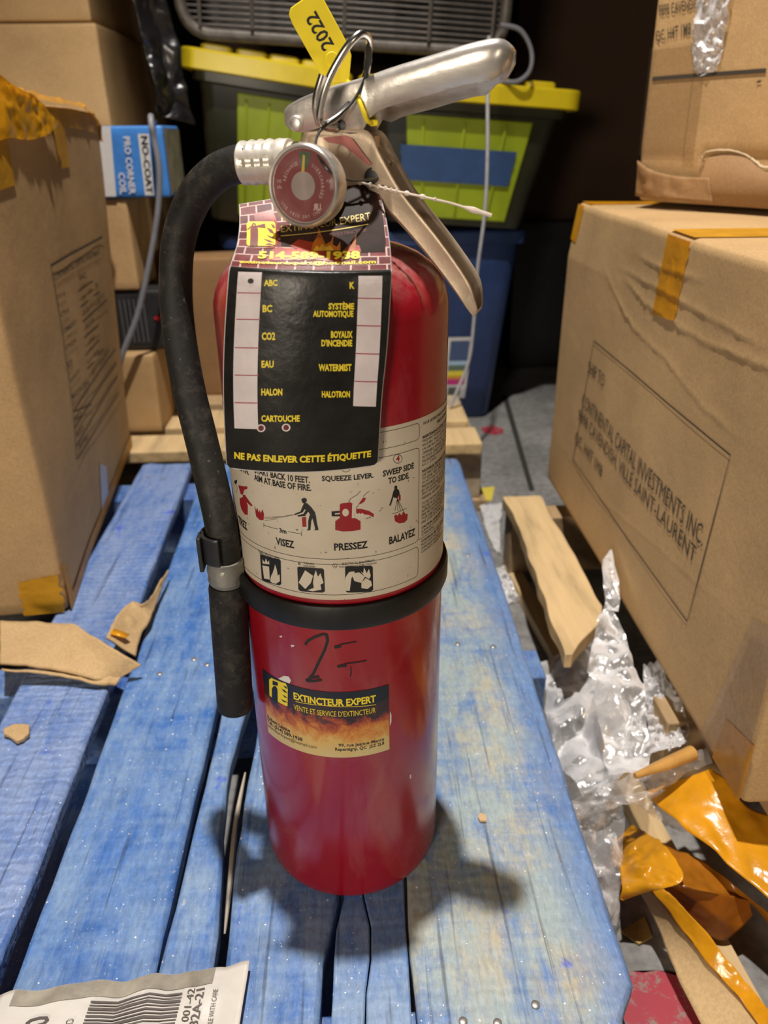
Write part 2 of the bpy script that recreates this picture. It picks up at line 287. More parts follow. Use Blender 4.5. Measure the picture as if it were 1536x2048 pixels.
# flat print laid out in surface coordinates (degrees/mm on the cylinder, u/v on the tag, metres on the cartons)
DEC = {"tag":[["T","y",[[0.231,2.9148],[0.314,2.9238],[0.3108,3.0771],[0.2278,3.0637]],"ABC",0.04],
["T","y",[[0.2341,2.5093],[0.2928,2.5146],[0.2898,2.6199],[0.231,2.6145]],"BC",0.04],
["T","y",[[0.2396,2.1254],[0.3213,2.1341],[0.3186,2.2468],[0.2369,2.2389]],"CO2",0.04],
["T","y",[[0.2452,1.6538],[0.3207,1.6653],[0.3186,1.7968],[0.2433,1.786]],"EAU",0.04],
["T","y",[[0.2485,1.1431],[0.3794,1.1603],[0.3781,1.2875],[0.2479,1.2697]],"HALON",0.04],
["T","y",[[0.2478,0.7566],[0.4888,0.7725],[0.4884,0.86],[0.2484,0.843]],"CARTOUCHE",0.04],
["T","y",[[0.7439,2.8653],[0.7736,2.8616],[0.771,3.0039],[0.7413,3.0085]],"K",0.04],
["T","y",[[0.6259,2.5577],[0.779,2.5449],[0.776,2.6577],[0.6229,2.6707]],"SYSTÈME",0.04],
["T","y",[[0.5378,2.4452],[0.7776,2.4294],[0.7748,2.5323],[0.5349,2.5479]],"AUTOMOTIQUE",0.04],
["T","y",[[0.6514,2.1664],[0.7809,2.1533],[0.778,2.255],[0.6486,2.2672]],"BOYAUX",0.04],
["T","y",[[0.598,2.0454],[0.782,2.0269],[0.7791,2.1342],[0.5954,2.1506]],"D'INCENDIE",0.04],
["T","y",[[0.591,1.6144],[0.7897,1.5888],[0.7858,1.7235],[0.5879,1.7474]],"WATERMIST",0.04],
["T","y",[[0.6206,1.1281],[0.7936,1.1032],[0.7907,1.2196],[0.6184,1.2443]],"HALOTRON",0.04],
["T","y",[[0.0615,0.2093],[0.9467,0.2005],[0.9461,0.3529],[0.0646,0.3603]],"NE PAS ENLEVER CETTE ÉTIQUETTE",0.04],
["P","w",[[0.0708,0.6399],[0.2261,0.6587],[0.2102,3.3726],[0.0624,3.3304]]],
["P","w",[[0.8171,0.9558],[0.9617,0.9117],[0.9392,3.1491],[0.7928,3.1997]]],
["L","r",[[0.0683,2.7725],[0.2157,2.7879]],0.0005],
["L","r",[[0.0736,2.3922],[0.2219,2.4078]],0.0005],
["L","r",[[0.0734,1.976],[0.2246,1.9997]],0.0005],
["L","r",[[0.0774,1.4739],[0.2281,1.5045]],0.0005],
["L","r",[[0.076,0.9849],[0.2285,1.0135]],0.0005],
["L","r",[[0.7976,2.7058],[0.9447,2.6746]],0.0005],
["L","r",[[0.8022,2.3244],[0.9505,2.2931]],0.0005],
["L","r",[[0.8048,1.9027],[0.9529,1.859]],0.0005],
["L","r",[[0.814,1.3879],[0.9567,1.3385]],0.0005],
["P","k",[[0.1656,3.0167],[0.1642,2.9881],[0.1592,2.9662],[0.1516,2.9542],[0.143,2.9538],[0.1351,2.965],[0.1297,2.9864],[0.1279,3.0147],[0.13,3.0449],[0.1356,3.0701],[0.1435,3.0835],[0.1521,3.0808],[0.1596,3.063],[0.1644,3.0354]]],
["P","w",[[0.2725,0.6764],[0.2693,0.654],[0.261,0.6357],[0.2492,0.6251],[0.2363,0.6244],[0.2252,0.6338],[0.2181,0.6514],[0.2166,0.6735],[0.2209,0.6957],[0.2301,0.7131],[0.2423,0.7222],[0.2549,0.7208],[0.2654,0.7092],[0.2715,0.6902]]],
["P","h",[[0.2628,0.6753],[0.2607,0.6593],[0.2552,0.6462],[0.2475,0.6387],[0.2392,0.6383],[0.2319,0.6452],[0.2273,0.6578],[0.2263,0.6737],[0.2291,0.6894],[0.2352,0.7018],[0.2431,0.7081],[0.2514,0.707],[0.2582,0.6987],[0.2621,0.6851]]],
["P","w",[[0.4309,0.6948],[0.428,0.6726],[0.42,0.6549],[0.4085,0.6453],[0.3959,0.6458],[0.3849,0.6562],[0.3778,0.6745],[0.3761,0.6969],[0.3802,0.7188],[0.389,0.7356],[0.4009,0.7436],[0.4133,0.7411],[0.4236,0.7285],[0.4298,0.7088]]],
["P","h",[[0.4214,0.6946],[0.4195,0.6787],[0.4142,0.666],[0.4067,0.6591],[0.3985,0.6595],[0.3914,0.667],[0.3868,0.6802],[0.3857,0.6962],[0.3883,0.7118],[0.3941,0.7237],[0.4018,0.7294],[0.4099,0.7275],[0.4166,0.7186],[0.4206,0.7045]]],
["T","g",[[0.2844,5.5272],[0.8926,5.8454],[0.8947,6.088],[0.2811,5.7964]],"EXTINCTEUR EXPERT",0.0],
["L","g",[[0.2818,5.3766],[0.4624,5.454],[0.6647,5.5706],[0.8697,5.7029]],0.0007],
["T","d",[[0.34,5.1594],[0.8558,5.4668],[0.8557,5.5683],[0.3385,5.3014]],"VENTE ET SERVICE D'EXTINCTEUR",0],
["T","y",[[0.1635,4.3205],[0.8009,4.4087],[0.8003,4.7641],[0.1529,4.6889]],"514-589-1938",0.05],
["T","y",[[0.0572,4.0116],[0.9007,4.1436],[0.9008,4.3815],[0.053,4.205]],"extincteurexpert@hotmail.com",0.03],
["P","smoke",[[0.2789,5.3047],[0.2616,5.5629],[0.3116,5.7483],[0.4024,5.9841],[0.5308,6.3783],[0.7528,6.999],[0.9696,6.999],[0.9794,6.1981],[0.9725,5.1073],[0.96,4.7087],[0.685,4.7068],[0.4664,4.8276],[0.2936,4.9772]]],
["P","fr",[[0.0992,6.3984],[0.2294,6.4768],[0.2516,6.0835],[0.2629,5.4024],[0.2691,5.1172],[0.2528,4.8874],[0.0792,4.7589],[0.2514,4.9472],[0.2445,5.9691],[0.1074,6.0612]]],
["P","fr",[[0.3485,4.9817],[0.4008,5.2514],[0.4941,5.1183],[0.5152,4.7984],[0.406,4.8226]]],
["P","fo",[[0.4853,4.7805],[0.4943,5.0802],[0.5248,5.3732],[0.5328,5.6548],[0.5618,5.2398],[0.5766,5.0401],[0.6111,5.1491],[0.6314,5.4278],[0.6232,5.0382],[0.6477,4.924],[0.6729,5.1441],[0.6725,4.7852]]],
["P","fy",[[0.4976,4.7652],[0.5193,4.9875],[0.5383,4.8862],[0.5556,5.0785],[0.577,4.9099],[0.6109,5.0011],[0.6302,4.7699]]],
["P","fo",[[0.7212,4.7373],[0.7531,5.101],[0.7822,5.4028],[0.7742,5.0988],[0.7637,4.7355]]],
["P","fr",[[0.6848,4.7382],[0.7342,5.0671],[0.7463,5.0298],[0.7954,4.9889],[0.8063,4.7328]]],
["P","fr",[[0.237,4.7983],[0.2706,4.907],[0.4427,4.8015],[0.6124,4.7382],[0.8063,4.7017],[0.6745,4.5293],[0.6892,4.2713],[0.5227,4.3916],[0.2192,4.2675]]],
["P","y",[[0.2512,5.0829],[0.2506,5.0313],[0.2472,4.9867],[0.2415,4.9564],[0.2343,4.9449],[0.0873,4.9188],[0.0794,4.9283],[0.0721,4.9589],[0.0665,5.006],[0.0635,5.0622],[0.0502,5.947],[0.0514,6.0018],[0.0557,6.0455],[0.0623,6.0719],[0.0702,6.0784],[0.2241,6.0101],[0.2319,5.9969],[0.2385,5.966],[0.2428,5.9223],[0.2443,5.8723]]],
["P","m",[[0.0885,4.9191],[0.0763,5.7043],[0.0902,5.8598],[0.1157,5.8507],[0.1295,5.6906],[0.1401,4.9297]]],
["P","m",[[0.1119,5.852],[0.1741,5.9397],[0.1799,5.7284],[0.1162,5.781]]],
["L","m",[[0.0587,5.6908],[0.0901,5.8774],[0.0948,5.9814],[0.1077,5.9409],[0.1082,5.8359]],0.0008],
["P","m",[[0.1848,5.7604],[0.2091,5.5313],[0.2438,5.4367],[0.2233,5.6515]]],
["P","m",[[0.1877,5.426],[0.2145,5.2824],[0.2484,5.257],[0.2198,5.3569]]],
["P","m",[[0.1677,5.2575],[0.205,5.1136],[0.2489,5.0744],[0.2097,5.1986]]],
["P","m",[[0.1827,4.9988],[0.212,5.0714],[0.2508,4.9727],[0.208,4.9673]]],
["P","m",[[0.2124,5.9001],[0.2293,5.7151],[0.2445,5.7111],[0.2354,5.8512]]]],"label":[["L","k",[[41.75,273.0],[42.61,273.19],[43.34,273.73],[43.83,274.54],[44.0,275.5],[44.0,327.0],[43.83,327.96],[43.34,328.77],[42.61,329.31],[41.75,329.5],[35.68,329.5],[29.61,329.5],[23.54,329.5],[17.46,329.5],[11.39,329.5],[5.32,329.5],[-0.75,329.5],[-6.82,329.5],[-12.89,329.5],[-18.96,329.5],[-25.04,329.5],[-31.11,329.5],[-37.18,329.5],[-43.25,329.5],[-49.32,329.5],[-55.39,329.5],[-61.46,329.5],[-67.54,329.5],[-73.61,329.5],[-79.68,329.5],[-85.75,329.5],[-86.61,329.31],[-87.34,328.77],[-87.83,327.96],[-88.0,327.0],[-88.0,275.5],[-87.83,274.54],[-87.34,273.73],[-86.61,273.19],[-85.75,273.0],[-79.68,273.0],[-73.61,273.0],[-67.54,273.0],[-61.46,273.0],[-55.39,273.0],[-49.32,273.0],[-43.25,273.0],[-37.18,273.0],[-31.11,273.0],[-25.04,273.0],[-18.96,273.0],[-12.89,273.0],[-6.82,273.0],[-0.75,273.0],[5.32,273.0],[11.39,273.0],[17.46,273.0],[23.54,273.0],[29.61,273.0],[35.68,273.0],[41.75,273.0]],0.0003],
["L","k",[[41.75,250.3],[42.61,250.49],[43.34,251.03],[43.83,251.84],[44.0,252.8],[44.0,267.2],[43.83,268.16],[43.34,268.97],[42.61,269.51],[41.75,269.7],[35.68,269.7],[29.61,269.7],[23.54,269.7],[17.46,269.7],[11.39,269.7],[5.32,269.7],[-0.75,269.7],[-6.82,269.7],[-12.89,269.7],[-18.96,269.7],[-25.04,269.7],[-31.11,269.7],[-37.18,269.7],[-43.25,269.7],[-49.32,269.7],[-55.39,269.7],[-61.46,269.7],[-67.54,269.7],[-73.61,269.7],[-79.68,269.7],[-85.75,269.7],[-86.61,269.51],[-87.34,268.97],[-87.83,268.16],[-88.0,267.2],[-88.0,252.8],[-87.83,251.84],[-87.34,251.03],[-86.61,250.49],[-85.75,250.3],[-79.68,250.3],[-73.61,250.3],[-67.54,250.3],[-61.46,250.3],[-55.39,250.3],[-49.32,250.3],[-43.25,250.3],[-37.18,250.3],[-31.11,250.3],[-25.04,250.3],[-18.96,250.3],[-12.89,250.3],[-6.82,250.3],[-0.75,250.3],[5.32,250.3],[11.39,250.3],[17.46,250.3],[23.54,250.3],[29.61,250.3],[35.68,250.3],[41.75,250.3]],0.0003],
["L","k",[[41.75,334.0],[42.61,334.19],[43.34,334.73],[43.83,335.54],[44.0,336.5],[44.0,340.7],[43.83,341.66],[43.34,342.47],[42.61,343.01],[41.75,343.2],[35.68,343.2],[29.61,343.2],[23.54,343.2],[17.46,343.2],[11.39,343.2],[5.32,343.2],[-0.75,343.2],[-6.82,343.2],[-12.89,343.2],[-18.96,343.2],[-25.04,343.2],[-31.11,343.2],[-37.18,343.2],[-43.25,343.2],[-49.32,343.2],[-55.39,343.2],[-61.46,343.2],[-67.54,343.2],[-73.61,343.2],[-79.68,343.2],[-85.75,343.2],[-86.61,343.01],[-87.34,342.47],[-87.83,341.66],[-88.0,340.7],[-88.0,336.5],[-87.83,335.54],[-87.34,334.73],[-86.61,334.19],[-85.75,334.0],[-79.68,334.0],[-73.61,334.0],[-67.54,334.0],[-61.46,334.0],[-55.39,334.0],[-49.32,334.0],[-43.25,334.0],[-37.18,334.0],[-31.11,334.0],[-25.04,334.0],[-18.96,334.0],[-12.89,334.0],[-6.82,334.0],[-0.75,334.0],[5.32,334.0],[11.39,334.0],[17.46,334.0],[23.54,334.0],[29.61,334.0],[35.68,334.0],[41.75,334.0]],0.0003],
["L","k",[[44,273.6],[49,273.6],[54,273.6],[59,273.6],[64,273.6],[69,273.6],[74,273.6],[79,273.6],[84,273.6]],0.0003],
["T","k",[[-43.11,317.48],[-12.21,317.48],[-12.21,321.26],[-43.11,321.26]],"START BACK 10 FEET.",0.035],
["T","k",[[-43.83,313.01],[-11.78,313.01],[-11.78,316.83],[-43.83,316.83]],"AIM AT BASE OF FIRE.",0.035],
["T","k",[[-6.6,318.425],[17.73,318.425],[17.73,321.98],[-6.6,321.98]],"SQUEEZE LEVER.",0.035],
["T","k",[[22.35,318.475],[40.38,318.475],[40.38,322.04],[22.35,322.04]],"SWEEP SIDE",0.035],
["T","k",[[25.16,313.735],[37.4,313.735],[37.4,317.34],[25.16,317.34]],"TO SIDE.",0.035],
["T","k",[[-60.49,314.57],[-47.71,314.57],[-47.71,318.44],[-60.49,318.44]],"PULL PIN.",0.035],
["T","k",[[-65.51,278.09000000000003],[-54.45,278.09000000000003],[-54.45,283.29],[-65.51,283.29]],"TIREZ",0.035],
["T","k",[[-32.67,277.70000000000005],[-22.19,277.70000000000005],[-22.19,282.38],[-32.67,282.38]],"VISEZ",0.035],
["T","k",[[-2.3,278.21500000000003],[14.17,278.21500000000003],[14.17,282.72],[-2.3,282.72]],"PRESSEZ",0.035],
["T","k",[[25.36,277.6],[41.62,277.6],[41.62,282.35],[25.36,282.35]],"BALAYEZ",0.035],
["T","k",[[-30.03,285.875],[-25.98,285.875],[-25.98,288.7],[-30.03,288.7]],"3m",0.035],
["T","k",[[-46.1,268.32],[-31.16,268.32],[-31.16,269.98],[-46.1,269.98]],"TRASH • WOOD • PAPER",0.01],
["T","k",[[-45.14,266.815],[-32.03,266.815],[-32.03,268.35],[-45.14,268.35]],"ORDURE • BOIS • PAPIER",0.01],
["T","k",[[-17.54,268.75],[-12.5,268.75],[-12.5,270.19],[-17.54,270.19]],"LIQUIDS",0.01],
["T","k",[[-18.01,266.97],[-12.05,266.97],[-12.05,268.42],[-18.01,268.42]],"LIQUIDES",0.01],
["T","k",[[-20.73,268.0],[-19.41,268.0],[-19.41,269.56],[-20.73,269.56]],"B",0.01],
["T","k",[[1.33,269.1],[17.42,269.1],[17.42,270.63],[1.33,270.63]],"ELECTRICAL EQUIPMENT",0.01],
["T","k",[[-0.09,267.405],[18.51,267.405],[18.51,268.94],[-0.09,268.94]],"ÉQUIPEMENTS ÉLECTRIQUES",0.01],
["T","k",[[-2.73,268.175],[-1.45,268.175],[-1.45,269.93],[-2.73,269.93]],"C",0.01],
["L","k",[[6.95,326.31],[6.78,325.4],[6.37,324.61],[5.75,324.06],[5.0,323.79],[4.22,323.84],[3.49,324.22],[2.91,324.86],[2.54,325.7],[2.43,326.63],[2.6,327.55],[3.01,328.34],[3.63,328.91],[4.37,329.18],[5.15,329.13],[5.88,328.75],[6.46,328.1],[6.83,327.25],[6.95,326.31]],0.0003],
["T","rd",[[3.84,325.03499999999997],[5.45,325.03499999999997],[5.45,327.94],[3.84,327.94]],"3",0.02],
["L","k",[[32.95,326.12],[32.8,325.31],[32.35,324.69],[31.67,324.32],[30.85,324.24],[29.99,324.46],[29.19,324.96],[28.55,325.67],[28.13,326.51],[27.99,327.39],[28.14,328.19],[28.56,328.82],[29.21,329.21],[30.01,329.31],[30.86,329.09],[31.68,328.59],[32.35,327.86],[32.8,327.0],[32.95,326.12]],0.0003],
["T","rd",[[29.44,325.28499999999997],[31.52,325.28499999999997],[31.52,328.62],[29.44,328.62]],"4",0.02],
["L","k",[[-25.44,325.94],[-25.65,325.03],[-26.13,324.17],[-26.83,323.48],[-27.68,323.02],[-28.56,322.85],[-29.38,322.99],[-30.03,323.43],[-30.42,324.12],[-30.51,324.98],[-30.28,325.91],[-29.76,326.78],[-29.03,327.49],[-28.17,327.95],[-27.3,328.11],[-26.51,327.95],[-25.89,327.49],[-25.52,326.79],[-25.44,325.94]],0.0003],
["T","rd",[[-29.01,324.03999999999996],[-27.07,324.03999999999996],[-27.07,327.04],[-29.01,327.04]],"2",0.02],
["L","k",[[-1.17,268.93],[-1.25,268.44],[-1.46,268.02],[-1.76,267.7],[-2.13,267.54],[-2.52,267.55],[-2.88,267.72],[-3.16,268.04],[-3.34,268.47],[-3.39,268.96],[-3.31,269.45],[-3.1,269.87],[-2.79,270.19],[-2.42,270.36],[-2.04,270.35],[-1.68,270.17],[-1.4,269.85],[-1.22,269.42],[-1.17,268.93]],0.0002],
["P","rd",[[-60.09,296.0],[-55.9,298.63],[-52.89,297.36],[-51.55,295.2],[-52.5,288.85],[-55.86,287.98],[-59.15,289.84],[-60.35,292.61]]],
["P","rd",[[-59.95,304.05],[-50.13,307.21],[-50.36,305.66],[-53.58,303.82],[-55.65,300.02],[-58.09,299.56]]],
["P","rd",[[-55.65,300.02],[-53.36,300.93],[-47.07,296.9],[-48.06,295.89],[-56.06,297.7]]],
["P","k",[[-66.52,303.85],[-60.83,307.32],[-61.89,304.75],[-64.52,302.55]]],
["L","k",[[-63.18,303.56],[-62.13,301.63],[-63.59,297.74]],0.0003],
["P","rd",[[-45.6,297.43],[-44.55,294.82],[-43.52,296.88],[-42.79,294.15],[-41.82,296.07],[-41.27,294.13],[-39.75,297.06],[-38.94,294.35],[-39.68,290.48],[-42.63,289.7],[-45.0,291.01]]],
["L","k",[[-39.01,292.41],[-29.58,295.53],[-21.35,298.09]],0.00018],
["L","k",[[-39.1,291.53],[-31.21,294.34],[-24.22,296.85]],0.00018],
["L","k",[[-39.2,290.54],[-34.58,292.26],[-30.3,294.15]],0.00018],
["L","k",[[-33.45,294.06],[-26.64,296.46],[-20.4,298.76]],0.00018],
["L","k",[[-39.74,287.45],[-30.8,287.65]],0.0003],
["L","k",[[-25.31,287.57],[-17.98,287.39]],0.0003],
["L","k",[[-39.61,288.79],[-39.87,286.11]],0.0003],
["L","k",[[-17.89,288.89],[-18.05,286.11]],0.0003],
["P","k",[[-17.03,307.93],[-15.58,309.01],[-14.23,308.54],[-14.31,306.91],[-15.24,305.6],[-16.44,305.87]]],
["P","k",[[-15.75,305.74],[-14.27,306.1],[-12.24,303.83],[-10.51,300.88],[-10.31,298.01],[-12.53,297.85],[-13.6,300.64],[-15.75,302.48],[-16.55,303.92]]],
["P","k",[[-12.46,299.2],[-10.24,299.36],[-9.94,294.72],[-9.27,290.58],[-11.69,290.21],[-10.96,291.1],[-11.48,294.61]]],
["P","k",[[-13.33,299.12],[-11.63,298.75],[-12.64,295.56],[-13.34,290.06],[-15.36,289.85],[-14.42,291.0],[-14.2,295.41]]],
["P","k",[[-16.34,304.45],[-14.84,303.39],[-16.74,300.31],[-20.8,298.08],[-20.94,298.88],[-17.77,300.79]]],
["P","k",[[-14.42,303.13],[-13.54,301.67],[-15.53,298.38],[-19.39,297.47],[-19.34,298.3],[-16.34,299.53]]],
["P","rd",[[-17.25,297.35],[-15.11,298.02],[-15.25,291.96],[-17.2,291.72]]],
["P","rd",[[-1.18,295.91],[0.87,297.7],[8.36,297.1],[10.85,294.91],[10.74,289.9],[6.9,289.54],[2.28,289.71],[-1.36,290.71]]],
["P","rd",[[1.28,305.57],[2.13,306.23],[6.26,306.54],[7.06,305.65],[6.68,297.28],[1.03,297.69]]],
["P","k",[[-2.72,301.71],[1.17,302.0],[1.13,300.78],[-1.19,300.55],[-1.22,299.83],[1.1,299.96],[1.06,298.72],[-2.74,298.83]]],
["P","w2",[[5.44,300.69],[5.24,299.7],[4.76,298.95],[4.09,298.58],[3.37,298.68],[2.76,299.22],[2.37,300.1],[2.3,301.12],[2.56,302.08],[3.09,302.78],[3.77,303.07],[4.48,302.88],[5.06,302.25],[5.39,301.33]]],
["L","k",[[5.44,300.69],[5.26,299.86],[4.8,299.22],[4.16,298.89],[3.46,298.94],[2.84,299.36],[2.42,300.07],[2.29,300.92],[2.47,301.76],[2.93,302.4],[3.57,302.74],[4.27,302.69],[4.88,302.26],[5.3,301.55],[5.44,300.69]],0.0003],
["L","k",[[3.9,302.05],[3.84,300.0]],0.0003],
["P","rd",[[8.91,302.59],[11.43,302.06],[15.26,300.21],[17.51,297.93],[17.3,296.1],[15.22,297.84],[12.64,298.79],[8.84,299.52]]],
["P","rd",[[10.23,305.28],[12.41,308.54],[13.85,308.02],[12.96,306.12],[11.24,304.95]]],
["P","w2",[[9.66,298.69],[9.41,297.88],[8.85,297.56],[8.27,297.9],[7.98,298.72],[8.15,299.58],[8.67,300.03],[9.27,299.81],[9.63,299.04]]],
["L","k",[[9.66,298.69],[9.45,298.06],[8.94,297.77],[8.38,297.96],[8.02,298.54],[8.04,299.24],[8.42,299.74],[8.99,299.79],[9.48,299.38],[9.66,298.69]],0.0002],
["P","w2",[[11.1,298.5],[10.85,297.69],[10.28,297.38],[9.7,297.72],[9.41,298.55],[9.57,299.41],[10.1,299.85],[10.71,299.62],[11.07,298.85]]],
["L","k",[[11.1,298.5],[10.88,297.87],[10.37,297.58],[9.81,297.78],[9.45,298.37],[9.47,299.07],[9.85,299.56],[10.42,299.61],[10.91,299.19],[11.1,298.5]],0.0002],
["P","w2",[[12.63,298.27],[12.38,297.47],[11.81,297.16],[11.22,297.52],[10.93,298.35],[11.09,299.21],[11.62,299.64],[12.24,299.4],[12.6,298.63]]],
["L","k",[[12.63,298.27],[12.42,297.64],[11.9,297.37],[11.33,297.57],[10.97,298.17],[10.99,298.87],[11.37,299.36],[11.95,299.4],[12.44,298.97],[12.63,298.27]],0.0002],
["L","k",[[5.44,306.81],[6.56,308.73],[9.51,310.43],[11.23,312.43]],0.0003],
["L","k",[[12.42,309.04],[14.16,310.8],[15.46,311.59]],0.0003],
["L","k",[[8.92,302.9],[10.65,305.23]],0.0003],
["P","k",[[28.4,311.59],[29.39,311.94],[30.18,311.11],[29.98,309.94],[31.19,308.47],[31.6,305.77],[30.78,305.5],[30.17,304.13],[28.17,305.21],[28.0,308.85],[28.59,310.22]]],
["P","k",[[28.0,309.36],[28.38,306.69],[26.39,300.83],[25.53,301.26],[27.0,305.52]]],
["P","rd",[[30.78,306.01],[32.01,305.65],[32.01,302.33],[30.98,302.64]]],
["L","k",[[30.17,304.13],[28.73,297.25]],0.0003],
["L","k",[[30.17,304.13],[30.35,296.77]],0.0003],
["L","k",[[30.17,304.13],[32.0,296.26]],0.0003],
["L","k",[[30.17,304.13],[33.7,295.71]],0.0003],
["L","k",[[27.34,295.76],[31.17,295.89],[35.67,296.53]],0.0003],
["P","rd",[[28.32,294.22],[29.33,294.97],[30.14,293.67],[31.38,295.19],[32.42,293.16],[33.7,295.5],[35.02,293.14],[36.36,293.1],[36.15,289.54],[34.37,288.23],[31.16,288.88],[28.71,290.92]]],
["P","k",[[-44.79,266.57],[-43.04,267.73],[-31.73,268.74],[-30.61,268.18],[-31.45,252.77],[-32.75,251.55],[-43.56,250.3],[-45.17,250.76]]],
["P","w2",[[-43.08,264.89],[-41.55,263.22],[-40.33,266.52],[-39.33,264.07],[-38.19,265.95],[-38.19,263.36],[-43.12,262.03]]],
["P","w2",[[-43.53,260.72],[-38.58,261.74],[-38.76,253.19],[-43.08,252.25]]],
["P","w2",[[-38.72,252.28],[-37.64,256.15],[-36.51,258.28],[-35.02,262.21],[-34.36,264.68],[-33.5,261.58],[-33.14,257.72],[-31.93,259.25],[-32.07,254.64],[-34.73,252.02],[-37.1,251.51]]],
["P","k",[[-21.39,266.2],[-20.22,266.87],[-8.55,267.17],[-7.71,266.33],[-7.73,252.67],[-8.83,251.69],[-20.36,251.07],[-21.65,251.95]]],
["P","w2",[[-17.26,265.15],[-13.35,262.11],[-14.65,257.47],[-17.81,253.03],[-21.19,256.6]]],
["P","w2",[[-13.56,257.6],[-12.9,262.16],[-11.76,265.83],[-10.88,261.8],[-9.55,264.12],[-8.81,260.83],[-8.22,258.06],[-9.86,256.83],[-9.46,253.7],[-13.82,252.14],[-16.73,252.41],[-13.26,254.48]]],
["P","k",[[2.65,267.75],[3.52,268.34],[15.58,267.02],[16.47,265.72],[16.43,251.3],[15.31,250.41],[3.4,251.57],[2.39,252.79]]],
["L","w2",[[3.09,252.85],[4.19,261.2],[5.37,263.31],[7.1,263.12]],0.0032],
["P","w2",[[6.68,263.72],[9.47,263.91],[12.32,260.65],[10.47,257.03],[6.99,258.66],[6.19,261.55]]],
["P","w2",[[10.47,257.03],[12.75,259.78],[15.42,257.21],[15.83,254.29],[13.52,252.51],[10.4,253.65]]],
["P","w2",[[10.19,264.35],[11.48,263.03],[12.0,266.61],[13.26,262.71],[14.47,265.25],[15.29,260.62],[14.54,258.76],[12.32,260.65]]],
["T","k",[[47,340.4],[92,340.4],[92,342.59999999999997],[47,342.59999999999997]],"10 LB (4.54KG) MULTI-PURPOSE DRY CHEMICAL",0.02],
["T","k",[[60,337.3],[84,337.3],[84,339.3],[60,339.3]],"FIRE EXTINGUISHER",0.02],
["T","k",[[46.5,333.2],[88.97999999999999,333.2],[88.97999999999999,334.9],[46.5,334.9]],"MAINTENANCE: INSPECT EXTINGUISHER AT",0.03],
["T","k",[[46.5,330.9],[90.5,330.9],[90.5,332.59999999999997],[46.5,332.59999999999997]],"FREQUENT INTERVALS OR WHEN CIRCUMSTANCES",0],
["T","k",[[46.5,328.6],[90.16,328.6],[90.16,330.3],[46.5,330.3]],"REQUIRE. MAKE CERTAIN EXTINGUISHER IS",0],
["T","k",[[46.5,326.3],[84.25999999999999,326.3],[84.25999999999999,328.0],[46.5,328.0]],"UN-OBSTRUCTED, FULLY CHARGED AND",0],
["T","k",[[46.5,324],[86.62,324],[86.62,325.7],[46.5,325.7]],"OPERABLE. HANDLE SEALS AND PIN ARE",0],
["T","k",[[46.5,321.7],[90.16,321.7],[90.16,323.4],[46.5,323.4]],"IN PLACE. CHECK FOR DAMAGE AND WEIGHT",0],
["T","k",[[46.5,319.4],[85.44,319.4],[85.44,321.09999999999997],[46.5,321.09999999999997]],"INCLUDING HOSE AND NOZZLE 17.5 LB",0],
["T","k",[[46.5,317.1],[59.48,317.1],[59.48,318.8],[46.5,318.8]],"KG ± .23KG)",0],
["T","k",[[46.5,313.6],[85.44,313.6],[85.44,315.3],[46.5,315.3]],"RECHARGE: RECHARGE AFTER ANY USE.",0.03],
["T","k",[[46.5,311.3],[86.62,311.3],[86.62,313.0],[46.5,313.0]],"USE PARTS SUPPLIED BY MANUFACTURER",0],
["T","k",[[46.5,309],[84.25999999999999,309],[84.25999999999999,310.7],[46.5,310.7]],"TO LEAK TEST. PRESSURIZE WITH 10",0],
["T","k",[[46.5,306.7],[84.25999999999999,306.7],[84.25999999999999,308.4],[46.5,308.4]],"LB (4.54 KG) OF DRY CHEMICAL AND",0],
["T","k",[[46.5,304.4],[87.8,304.4],[87.8,306.09999999999997],[46.5,306.09999999999997]],"PRESSURIZE TO 195 PSI. SERVICE ONLY",0],
["T","k",[[46.5,302.1],[79.53999999999999,302.1],[79.53999999999999,303.8],[46.5,303.8]],"BY AN AUTHORIZED DISTRIBUTOR",0],
["T","k",[[46.5,299.8],[74.82,299.8],[74.82,301.5],[46.5,301.5]],"(RECHARGER). SEE SERVICE",0],
["T","k",[[46.5,297.5],[65.38,297.5],[65.38,299.2],[46.5,299.2]],"MANUAL NO 05604.",0],
["T","k",[[46.5,294],[81.9,294],[81.9,295.7],[46.5,295.7]],"TO BE INSTALLED, INSPECTED AND",0],
["T","k",[[46.5,291.7],[86.62,291.7],[86.62,293.4],[46.5,293.4]],"TESTED IN ACCORDANCE WITH NFPA 10.",0],
["T","k",[[46.5,289.4],[83.08,289.4],[83.08,291.09999999999997],[46.5,291.09999999999997]],"SUPPLIED WITH BRACKET FOR WALL.",0],
["T","k",[[46.5,287.1],[78.36,287.1],[78.36,288.8],[46.5,288.8]],"FIRE PROTECTION ASSOCIATION",0],
["T","k",[[46.5,284.8],[80.72,284.8],[80.72,286.5],[46.5,286.5]],"\"PORTABLE FIRE EXTINGUISHERS\"",0],
["T","k",[[46.5,282.5],[70.1,282.5],[70.1,284.2],[46.5,284.2]],"FIRE CODE OF CANADA.",0],
["T","k",[[46.5,279.3],[85.44,279.3],[85.44,281.0],[46.5,281.0]],"CAUTION: AFTER USE CLEAN AFFECTED",0.03],
["T","k",[[46.5,277],[80.72,277],[80.72,278.7],[46.5,278.7]],"SURFACES CONTACTED TO PREVENT",0],
["T","k",[[46.5,274.8],[58.3,274.8],[58.3,276.5],[46.5,276.5]],"CORROSION.",0],
["T","k",[[46.5,270.6],[77.18,270.6],[77.18,272.3],[46.5,272.3]],"CONTENTS: ABC DRY CHEMICAL",0.03],
["T","k",[[46.5,268.3],[70.1,268.3],[70.1,270.0],[46.5,270.0]],"MUSCOVITE MICA. MONO",0],
